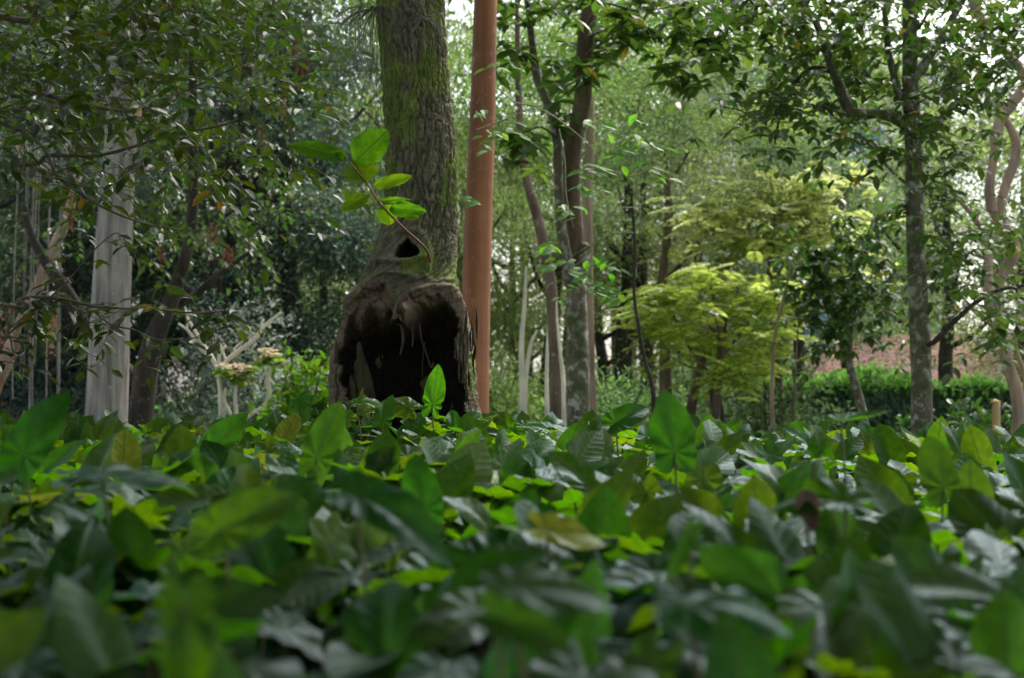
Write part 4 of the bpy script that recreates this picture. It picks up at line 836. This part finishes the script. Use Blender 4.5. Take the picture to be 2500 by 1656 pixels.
# brick shed glimpsed at far left
c_ = P(-10, 690, 30.); t = thing('terracotta_house', 'patch of terracotta wall glimpsed through leaves at the far left edge', 'house', (c_[0] - 1.2, 31, 0))
mb = MB(); mb.box((c_[0] - 1.6, 31.5, 1.4), (4, 2.5, 2.8)); mb.build('wall', plain_mat('terracotta', (.5, .2, .12)), t)
mb = MB(); mb.box((c_[0] - 1.6, 31.5, 2.9), (4.4, 2.9, .2)); mb.build('roof', plain_mat('terracotta_roof', (.3, .15, .1)), t)

# ------------------------------------------------------------------ forest behind
gr = random.Random(99)
def row(n, x0, x1, d0, d1, h0, h1, kinds, tints, name, label, group, bark='dark_bark', tw=.12, wide=1.):
    for k in range(n):
        px = x0 + (x1 - x0) * (k + gr.uniform(.15, .85)) / n; dd = gr.uniform(d0, d1)
        t_ = gr.choice(tints); f = gr.uniform(.85, 1.2)
        bgtree(px, dd, gr.uniform(h0, h1), gr.choice(kinds), tuple(c * f for c in t_), name, label, 'tree', group, bark, tw * gr.uniform(.6, 1.2), gr.uniform(-.06, .06), 0., wide)
BG = (.075, .135, .085); DK = (.08, .135, .04); MG = (.12, .20, .055); LG = (.24, .34, .09); OL = (.22, .27, .08)
row(6, -150, 880, 16, 19, 4.8, 6, ['dense', 'airy', 'dense'], [BG, DK, BG], 'dark_evergreen_tree', 'dense dark blue-green tree in the shade behind the trunks at the left', 'dark trees at the left')
row(7, -300, 900, 22, 27, 6.5, 8, ['airy', 'airy', 'dense'], [BG, MG, DK, LG], 'shade_tree', 'mixed green tree farther back at the left behind the dark evergreens', 'farther trees at the left')
row(4, 930, 1560, 19, 24, 4.5, 6.5, ['airy', 'airy', 'droop'], [MG, LG, LG], 'drooping_tree', 'light green tree with drooping foliage behind the red trunk', 'drooping trees in the middle')
row(3, 1480, 2000, 20, 25, 4.2, 6.0, ['airy', 'dense', 'airy'], [DK, OL, MG], 'park_tree', 'dark olive tree standing behind the yellow-green tree', 'trees behind the yellow-green tree')
row(4, 2000, 2750, 20.5, 26, 5, 7, ['airy', 'layered', 'airy'], [MG, LG, OL], 'airy_tree', 'airy green tree behind the hedge at the right', 'airy trees at the right')
row(9, -500, 1150, 32, 44, 9, 12, ['dense', 'dense', 'airy'], [MG, DK, LG], 'far_tree', 'tall tree far back in the park closing the view at the left', 'far trees at the left', tw=.2)
row(9, 1150, 3000, 34, 46, 6.5, 12, ['airy', 'dense', 'airy'], [LG, MG, OL], 'far_tree', 'pale green tree far back with white sky showing through', 'far trees at the right', tw=.2)
for px_, d_, h_, k_i in [(1235, 26, 4.6, 'airy'), (1300, 30, 5.5, 'airy'), (1480, 27, 5.0, 'airy'), (1540, 31, 6.0, 'airy'), (1390, 29, 7., 'airy')]:
    bgtree(px_, d_, h_, k_i, (.22, .31, .09), 'pale_tree', 'light green tree far behind the gap between the red trunk and the two-limbed tree', 'tree', 'light trees in the central gap')
# ================================================================== LEAF BED
def arrow_outline(n, seed, narrow=1., lob=1.):
    g = np.random.default_rng(seed)
    a = np.array([0, 8, 20, 40, 65, 90, 118, 140, 155, 166, 174, 180.]); r = np.array([1.08, .95, .74, .49, .355, .305, .33, .39, .42, .34, .2, .07])
    th = np.linspace(-180, 180, n + 1); rr = np.interp(np.abs(th), a, r)
    ker = np.ones(3) / 3; rr2 = np.convolve(np.pad(rr, 1, mode='reflect'), ker, 'valid'); w = np.clip(np.abs(th) / 12, 0, 1); rr = rr * (1 - w) + rr2 * w
    nz = vnoise(np.stack([th / 9. + seed * 7, th * 0, th * 0], 1), seed) - .5; nz2 = vnoise(np.stack([th / 25. + seed * 3, th * 0, th * 0], 1), seed + 3) - .5
    rr = rr * (1 + .05 * nz + .12 * nz2)
    return np.radians(th), rr
def arrow_leaf(n, rings, seed, L_=1., narrow=1., fold=.25, droop=.3, wav=.05, bites=0, curl=.2):
    g = np.random.default_rng(seed); th, rr = arrow_outline(n, seed)
    for _ in range(bites):
        c = g.choice([-1, 1]) * g.uniform(.3, 2.2); rr = rr * (1 - g.uniform(.25, .45) * np.exp(-((th - c) / .13) ** 2))
    V = [[0, 0]]; 
    for k in range(1, rings + 1):
        f = (k / rings) ** .9; V += [[f * r * math.sin(t) * narrow, f * r * math.cos(t)] for t, r in zip(th, rr)]
    V = np.array(V); x, y = V[:, 0], V[:, 1]; ax = np.abs(x); rad_ = np.hypot(x, y)
    ph = g.uniform(0, 6.28, 4)
    z = fold * ax - droop * np.clip(y, 0, 2) ** 2 * .6 - curl * ax ** 2 * 1.5 + wav * rad_ * np.sin(8 * np.arctan2(x, y) + ph[0]) + wav * .7 * np.sin(7 * y - 5 * ax + ph[1]) * ax * 2 + wav * 1.2 * np.sin(2.3 * x + 3.1 * y + ph[2]) * rad_
    z += .003 * np.sin(44 * (y - .75 * ax)) * np.clip(ax * 5, 0, 1)
    m_ = n + 1; T = [[0, 1 + j, 2 + j] for j in range(n)]; Q = []
    for k in range(rings - 1):
        a = 1 + k * m_; b = a + m_; Q += [[a + j, b + j, b + j + 1, a + j + 1] for j in range(n)]
    return np.stack([x, y, z], 1) * L_, np.array(Q), np.array(T), np.stack([x, y], 1)
def leafmesh(seed, n=44, rings=6, **k):
    V, Q, T, uv = arrow_leaf(n, rings, seed, **k); me = mesh('leaf', V, [Q, T], uv=uv); me.materials.append(M['bed']); return me
PAR = [dict(fold=.3, droop=.35, wav=.05), dict(fold=.15, droop=.5, wav=.06, narrow=1.1), dict(fold=.4, droop=.2, wav=.04, narrow=.9), dict(fold=.1, droop=.25, wav=.08, bites=1), dict(fold=.25, droop=.6, wav=.05, narrow=.95), dict(fold=.35, droop=.4, wav=.07, bites=2, narrow=1.1),
       dict(fold=-.1, droop=.35, wav=.07, narrow=1.15), dict(fold=.2, droop=.1, wav=.05, narrow=.85), dict(fold=.3, droop=.45, wav=.09, bites=1), dict(fold=.05, droop=.3, wav=.04, narrow=1.05)]
LM = [leafmesh(100 + i, **p) for i, p in enumerate(PAR)]
def euler_from(tip, nrm):
    from mathutils import Matrix
    y = norm(np.asarray(tip, float)); x = norm(np.cross(y, nrm)); z = np.cross(x, y)
    return Matrix(((x[0], y[0], z[0]), (x[1], y[1], z[1]), (x[2], y[2], z[2]))).to_euler()
def stalk(parent, p0, p1, r=.0022, bend=None):
    mb = MB(); mid = (p0 + p1) / 2 + (bend if bend is not None else np.array([0, 0, .02])); mb.tube([p0, mid, p1], [r * 1.3, r, r * .8], n=6, seg=10, cap=False); return mb.build('stalk', M['bedstem'], parent)
def put_leaf(parent, p, tip, nrm, size, me, tint):
    o = link('leaf', me, None, parent, tint); o.location = Vector(p - ORG[parent.name]); o.rotation_euler = euler_from(tip, nrm); o.scale = (size,) * 3; return o

UPv = np.array([0, 0, 1.]); RTv = np.array([1., 0, 0]); FWv = np.array([0, 1., 0])
def hero(px, py, d, Lpx, ang, tilt, mesh_i, label, tint=(1, 1, 1), yaw=0., name='arrow_leaf_plant', scale_fix=1.38, unique=None):
    """leaf whose middle is at the photo pixel; ang = tip direction, clockwise from up; tilt leans the blade back"""
    a = R(ang); Nn = norm(-FWv * math.cos(R(tilt)) + UPv * math.sin(R(tilt)) + RTv * math.sin(R(yaw))); T = math.cos(a) * UPv + math.sin(a) * RTv; T = norm(T - Nn * (T @ Nn))
    size = Lpx * pxm(d) / scale_fix; c = P(px, py, d); p = c - T * size * .3
    root = np.array([c[0] + .02 * math.sin(px), c[1] + .05 + .03 * math.cos(py), 0.])
    t = thing(name, label, 'plant', root); me = leafmesh(unique[0], **unique[1]) if unique else LM[mesh_i]
    put_leaf(t, p, T, Nn, size, me, tint); stalk(t, root, p, .0028 if d > 3 else .0024, np.array([.01, -.01, .05])); return t
G1 = (1.1, 1.15, 1.); DKt = (.62, .72, .8); YG_LIT = (1.95, 1.65, 1.)  # the yellow-green tint brightens leaves as if lit around the stump
S = 1.0562
def H(dx, dy, *a, **k): return hero(dx * S, dy * S, *a, **k)
H(80, 1010, 2.4, 235, 28, 5, 0, 'large dark green leaf standing upright at the left edge of the picture', DKt)
H(692, 940, 5.1, 92, 176, 30, 5, 'bright green heart-shaped leaf held high left of the hollow trunk', YG_LIT, unique=(301, dict(fold=-.15, droop=.15, wav=.06, narrow=1.25)))
H(748, 1020, 2.9, 205, 20, 8, 7, 'big oval dark green leaf upright before the left foot of the hollow trunk', (.8, .9, .8))
H(512, 1015, 3.1, 165, 42, 15, 2, 'pointed green leaf aiming up right below the frangipani', (.85, .95, .8))
H(1003, 910, 4.85, 128, 8, 5, 3, 'ragged bright green leaf standing alone against the black hollow', YG_LIT, unique=(305, dict(fold=.12, droop=.1, wav=.07, narrow=.85, bites=3)))
H(925, 935, 4.9, 110, 300, 35, 3, 'rounded bright green leaf curving before the foot of the hollow', YG_LIT, unique=(306, dict(fold=-.2, droop=.5, wav=.06, narrow=1.2)))
H(1553, 1005, 2.7, 200, 352, 6, 9, 'broad dark green blurred leaf upright right of centre on the bed skyline', DKt, unique=(307, dict(fold=.1, droop=.15, wav=.05, narrow=1.15)))
H(1312, 1040, 4.1, 140, 22, 12, 2, 'upright pointed mid green leaf right of the slender white trunk', (1.1, 1.1, .9))
H(1445, 965, 3.9, 130, 55, 25, 0, 'green leaf pointing right behind the broad blurred leaf', (1., 1.1, 1.))
H(1975, 970, 2.5, 170, 44, 75, 7, 'narrow green leaf seen edge-on and pointing up to the right', (.9, 1., .8), unique=(310, dict(fold=.6, droop=-.1, wav=.04, narrow=.55)))
H(2170, 1095, 2.3, 165, 345, 8, 1, 'broad very dark leaf upright below the lichened trunk', DKt, unique=(311, dict(fold=.1, droop=.1, wav=.05, narrow=1.15)))
H(1713, 1012, 4.2, 82, 30, 12, 4, 'small upright green leaf right of the gnarled dark trunk', (1., 1.1, .9))
H(1795, 1028, 4.4, 85, 62, 50, 8, 'green leaf tilted to the right between two upright ones', (1., 1.1, .9))
H(2248, 1023, 5., 55, 40, 25, 3, 'tiny curled green leaf high on the skyline near the wooden post', (1.1, 1.1, .9))
H(1080, 975, 5.0, 80, 40, 25, 0, 'green leaf pointing up at the right foot of the hollow trunk', G1)
H(1020, 1022, 4.6, 110, 275, 72, 1, 'grey-sheened flat leaf in focus below the hollow', (.7, .8, 1.))
H(860, 950, 5.0, 90, 280, 60, 8, 'flat yellow-green leaf at the left foot of the hollow', YG_LIT)
H(985, 1060, 3.4, 210, 118, 68, 4, 'long grey shining leaf sloping down to the right below the hollow', (.7, .8, 1.))
H(975, 1140, 2.1, 190, 350, 15, 9, 'soft green upright leaf in the middle of the bed below the hollow', (1., 1.05, .8))
H(880, 1165, 1.55, 330, 130, 55, 4, 'pale grey-green leaf folding down to the right in the lower middle', (.8, .9, 1.2))
H(560, 1200, 1.5, 260, 60, 15, 0, 'large blurred green leaf leaning right at the lower left', (.9, 1., .7))
H(300, 1095, 1.8, 330, 80, 80, 1, 'long flat grey leaf lying across the bed at the left', (.7, .8, 1.1))
H(1300, 1230, 1.7, 190, 110, 50, 5, 'yellow-green crumpled leaf in the lower middle right of centre', (1.5, 1.2, .9))
H(1580, 1270, 1.35, 190, 205, 25, 7, 'pale yellow-green curled leaf hanging down at the lower right of centre', (1.7, 1.35, 1.2), unique=(330, dict(fold=.7, droop=.2, wav=.08, narrow=.45)))
H(1255, 1360, 1.05, 330, 100, 60, 1, 'large blurred grey-green leaf in the bottom middle', (.8, .9, 1.1))
H(1200, 1450, .95, 260, 120, 35, 2, 'dark green curved leaf drooping in the bottom middle', (.8, 1., .7))
H(1660, 1400, 1.1, 330, 100, 65, 6, 'broad green leaf lying flat at the bottom right of centre', (.8, 1., .7))
H(430, 1460, .85, 300, 175, 20, 3, 'big blurred green leaf hanging at the bottom left', (.9, 1.1, .8))
H(540, 1390, .95, 230, 70, 40, 5, 'dark green blurred leaf pointing right at the bottom left', (.6, .8, .6))
H(1900, 1160, 1.8, 260, 285, 60, 8, 'wide flat green leaf beside a brown withered tip at the right', (.9, 1., .7))
H(1130, 1000, 4.9, 75, 70, 45, 4, 'small green leaf pointing right below the red trunk', G1)
for q_, (x_, y_, l_, a_, t_) in enumerate([(790, 955, 95, 320, 35), (840, 930, 80, 60, 55), (890, 955, 100, 15, 25), (1050, 985, 90, 350, 20), (960, 965, 80, 75, 60), (1110, 985, 80, 40, 40)]):
    H(x_, y_, 4.75 + .05 * q_, l_, a_, t_, (3, 8, 5, 0, 6, 2)[q_], ('crinkled yellow-green leaf at the left foot of the hollow tree', 'flat yellow-green leaf sticking out right beside the left foot of the hollow', 'upright yellow-green leaf before the mossy wood splinters', 'upright green leaf just right of the ragged one', 'small flat green leaf right under the ragged upright one', 'green leaf leaning right at the foot of the red trunk')[q_], YG_LIT)
H(1230, 985, 4.8, 85, 80, 65, 0, 'flat bright green leaf between the red trunk and the brown trunk', YG_LIT)

# general plants: 3 leaves each, the nearest as individuals, the rest as one carpet
gB = np.random.default_rng(2024)
protos = []
def top_at(x, y):
    v = float(fbm(np.array([[x * 1.3, y * 1.3, 0]]), 90, 3)[0]) - .45
    q_ = float(sstep(1., 4.3, y))
    return .395 + .085 * q_ + .16 * v + .012 * q_ + .075 * math.exp(-((x + .33) / .5) ** 2 - ((y - 5.05) / .5) ** 2) - .05 * float(sstep(.5, 1.6, x)) * float(sstep(2.5, 4.5, y))
def rand_leaf(x, y, ztop, lowlayer):
    az = gB.uniform(0, 6.28); tilt = gB.normal(.3, .26)
    Nn = norm(np.array([math.sin(tilt) * math.cos(az), math.sin(tilt) * math.sin(az), math.cos(tilt)]))
    if gB.random() < .27 and not lowlayer: az = gB.uniform(-2.6, -.5); tl = gB.uniform(.9, 1.35); Nn = norm(np.array([math.sin(tl) * math.cos(az), math.sin(tl) * math.sin(az), math.cos(tl)]))
    T = norm(np.array([Nn[0], Nn[1], -.15]) + gB.normal(0, .5, 3)); T = norm(T - Nn * (T @ Nn))
    if Nn[2] < .6: T = norm(UPv * gB.choice([1, 1, -1]) + gB.normal(0, .4, 3)); T = norm(T - Nn * (T @ Nn))
    return T, Nn
indiv = []; pts = []
n_tot = 2900; tries = 0
while len(pts) < n_tot:
    y = .42 + 6.88 * math.sqrt(gB.random() * .97 + .03) if gB.random() < .72 else gB.uniform(.42, 3.2); x = gB.uniform(-1, 1) * (.36 * y + .55)
    if (x + .38) ** 2 / .36 ** 2 + (y - 5.5) ** 2 / .33 ** 2 < 1 and True: continue
    if (x - (-.48)) ** 2 + 0 < 0: continue
    pts.append((x, y))
pts = np.array(pts); vis = np.abs(pts[:, 0]) < .345 * pts[:, 1] + .08
order = np.argsort(np.where(vis, pts[:, 1], 99)); ind = set(order[:255].tolist())
SV, SQ, ST, SUV = arrow_leaf(26, 3, 500, fold=.25, droop=.35, wav=.06)
tpls = [arrow_leaf(26, 3, 500 + q, **PAR[q % len(PAR)]) for q in range(6)]
stuffV = [[] for _ in tpls]; stems = MB()
zone = [(1.3, 'glossy arrow-leaved ground plant in the blurred bottom of the picture', 'arrow-leaved plants in the near blurred rows'), (99, 'arrow-leaved ground plant in the softly blurred middle rows of the bed', 'arrow-leaved plants in the middle rows')]
for i_, (x, y) in enumerate(pts):
    zt_ = top_at(x, y)
    lim = CAMZ - .18 + .11 * float(sstep(.8, 4., y))
    L3 = []
    for q in range(3):
        low = q > 0; zl = zt_ - (abs(gB.normal(0, .02)) if not low else gB.uniform(.03, .17)); zl = min(zl, lim)
        ox, oy = gB.normal(0, .055, 2); p = np.array([x + ox, y + oy, zl]); T, Nn = rand_leaf(x, y, zl, low); s_ = gB.uniform(.08, .13) * (.9 if low else 1.)
        if p[2] + max(0, T[2]) * s_ > lim + .03: p[2] = lim + .03 - max(0, T[2]) * s_
        if y < 1.0 and np.hypot(p[0], p[1]) < .5: continue
        L3.append((p, T, Nn, s_))
    lit_tint = np.clip(1.25 - abs(x + .1) * .35, .7, 1.25) if y > 3.6 else .85  # light near the stump painted as a brighter tint, nearer rows dimmed
    if not L3: continue
    if i_ in ind:
        zi = 0 if y < zone[0][0] else 1; root = np.array([x, y, 0.]); t = thing('arrow_leaf_plant', zone[zi][1], 'plant', root, zone[zi][2])
        for p, T, Nn, s_ in L3:
            b_ = gB.uniform(.75, 1.15); put_leaf(t, p, T, Nn, s_, LM[int(gB.integers(len(LM)))], (lit_tint * b_ * gB.uniform(.85, 1.06), lit_tint * b_, lit_tint * gB.uniform(.7, 1.1)))
        mb = MB()
        for p, T, Nn, s_ in L3: mb.tube([root, (root + p) / 2 + gB.normal(0, .012, 3), p], [.0035, .0026, .002], n=5, seg=8, cap=False)
        if L3: mb.build('stalks', M['bedstem'], t)
    else:
        for p, T, Nn, s_ in L3: stuffV[int(gB.integers(len(tpls)))].append((p, T, Nn, s_)); stems.tube([(x, y, 0), (x * .5 + p[0] * .5, y * .5 + p[1] * .5, p[2] * .55), p], [.003, .002], n=4, seg=5, cap=False)
allV = []; allQ = []; allT = []; allU = []; off = 0
for tp, L_ in zip(tpls, stuffV):
    p = np.array([a[0] for a in L_]); T = np.array([a[1] for a in L_]); Nn = np.array([a[2] for a in L_]); s_ = np.array([a[3] for a in L_]); k = len(tp[0])
    V, _ = cloud((tp[0], tp[2]), p, T, Nn, s_); o_ = (np.arange(len(p)) * k)[:, None, None] + off
    allV.append(V); allQ.append((tp[1][None] + o_).reshape(-1, 4)); allT.append((tp[2][None] + o_).reshape(-1, 3)); allU.append(np.tile(tp[3], (len(p), 1))); off += len(V)
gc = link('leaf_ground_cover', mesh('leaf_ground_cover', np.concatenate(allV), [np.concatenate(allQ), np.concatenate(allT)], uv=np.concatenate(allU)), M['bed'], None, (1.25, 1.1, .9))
tag(gc, 'carpet of arrow-shaped green leaves filling the bed as far as the hollow tree', 'ground cover', kind='stuff')
st_ = stems.build('ground_cover_stems', M['bedstem']); tag(st_, 'crowded thin green stems beneath the carpet of arrow-shaped leaves', 'stems', kind='stuff')
# withered brown tip at right
c0 = P(1965, 1195, 1.8); t = thing('withered_leaf', 'small brown withered curled leaf on a stalk at the right of the bed', 'leaf', c0 * [1, 1, 0])
Vl, Ql, uvl = grid_leaf('leaf', .05, .03, fold=1.2, droop=.4, seed=9); M['brownleaf'] = plain_mat('dry_leaf', (.22, .12, .09), .8, (.1, .06, .04), 60)
build('blade', orient(Vl, c0, [.1, -.1, -.6], [-.3, -1, .2]), Ql, M['brownleaf'], t, uv=uvl); mb = MB(); mb.tube([c0 * [1, 1, 0], c0 + [.008, 0, -.2], c0], [.003, .002], n=6, seg=10); mb.build('stalk', M['bedstem'], t)

# ================================================================== LIGHT, CAMERA
w = bpy.data.worlds.new('World'); scene.world = w; w.use_nodes = True; nt = w.node_tree; nt.nodes.clear()
sky = N(nt, 'ShaderNodeTexSky'); sky.sky_type = 'NISHITA'; sky.sun_disc = False; sky.sun_elevation = R(52); sky.sun_rotation = R(35); sky.dust_density = 4; sky.air_density = 1.0; sky.ozone_density = 1.
hsv = N(nt, 'ShaderNodeHueSaturation'); hsv.inputs['Saturation'].default_value = .45; nt.links.new(sky.outputs[0], hsv.inputs['Color'])
bg = N(nt, 'ShaderNodeBackground'); bg.inputs[1].default_value = .15; nt.links.new(hsv.outputs[0], bg.inputs[0]); wo = N(nt, 'ShaderNodeOutputWorld'); nt.links.new(bg.outputs[0], wo.inputs[0])
sun = bpy.data.lights.new('sun', 'SUN'); sun.energy = 2.0; sun.angle = R(14); sun.color = (1, .95, .86); so = bpy.data.objects.new('sun', sun); C.objects.link(so)
el, az = R(52), R(35)   # azimuth from +Y towards +X: behind the trees, to the right
dirv = Vector((math.sin(az) * math.cos(el), math.cos(az) * math.cos(el), math.sin(el))); so.rotation_euler = dirv.to_track_quat('Z', 'Y').to_euler(); so.location = (5, 5, 20)

cam = bpy.data.cameras.new('camera'); co = bpy.data.objects.new('camera', cam); C.objects.link(co); scene.camera = co
cam.sensor_width = 23.6; cam.lens = 23.6 * F / 2500; co.location = (0, 0, CAMZ); co.rotation_euler = (R(90) + PITCH, 0, 0); cam.clip_start = .02; cam.clip_end = 2000
cam.dof.use_dof = True; cam.dof.focus_distance = 5.15; cam.dof.aperture_fstop = 3.2
scene.render.engine = 'CYCLES'; scene.render.resolution_x = 1024; scene.render.resolution_y = 678
scene.view_settings.view_transform = 'Standard'; scene.view_settings.look = 'None'; scene.view_settings.exposure = 1.4; scene.view_settings.gamma = 1
cy = scene.cycles; cy.max_bounces = 8; cy.diffuse_bounces = 3; cy.glossy_bounces = 2; cy.transmission_bounces = 4; cy.sample_clamp_indirect = 6
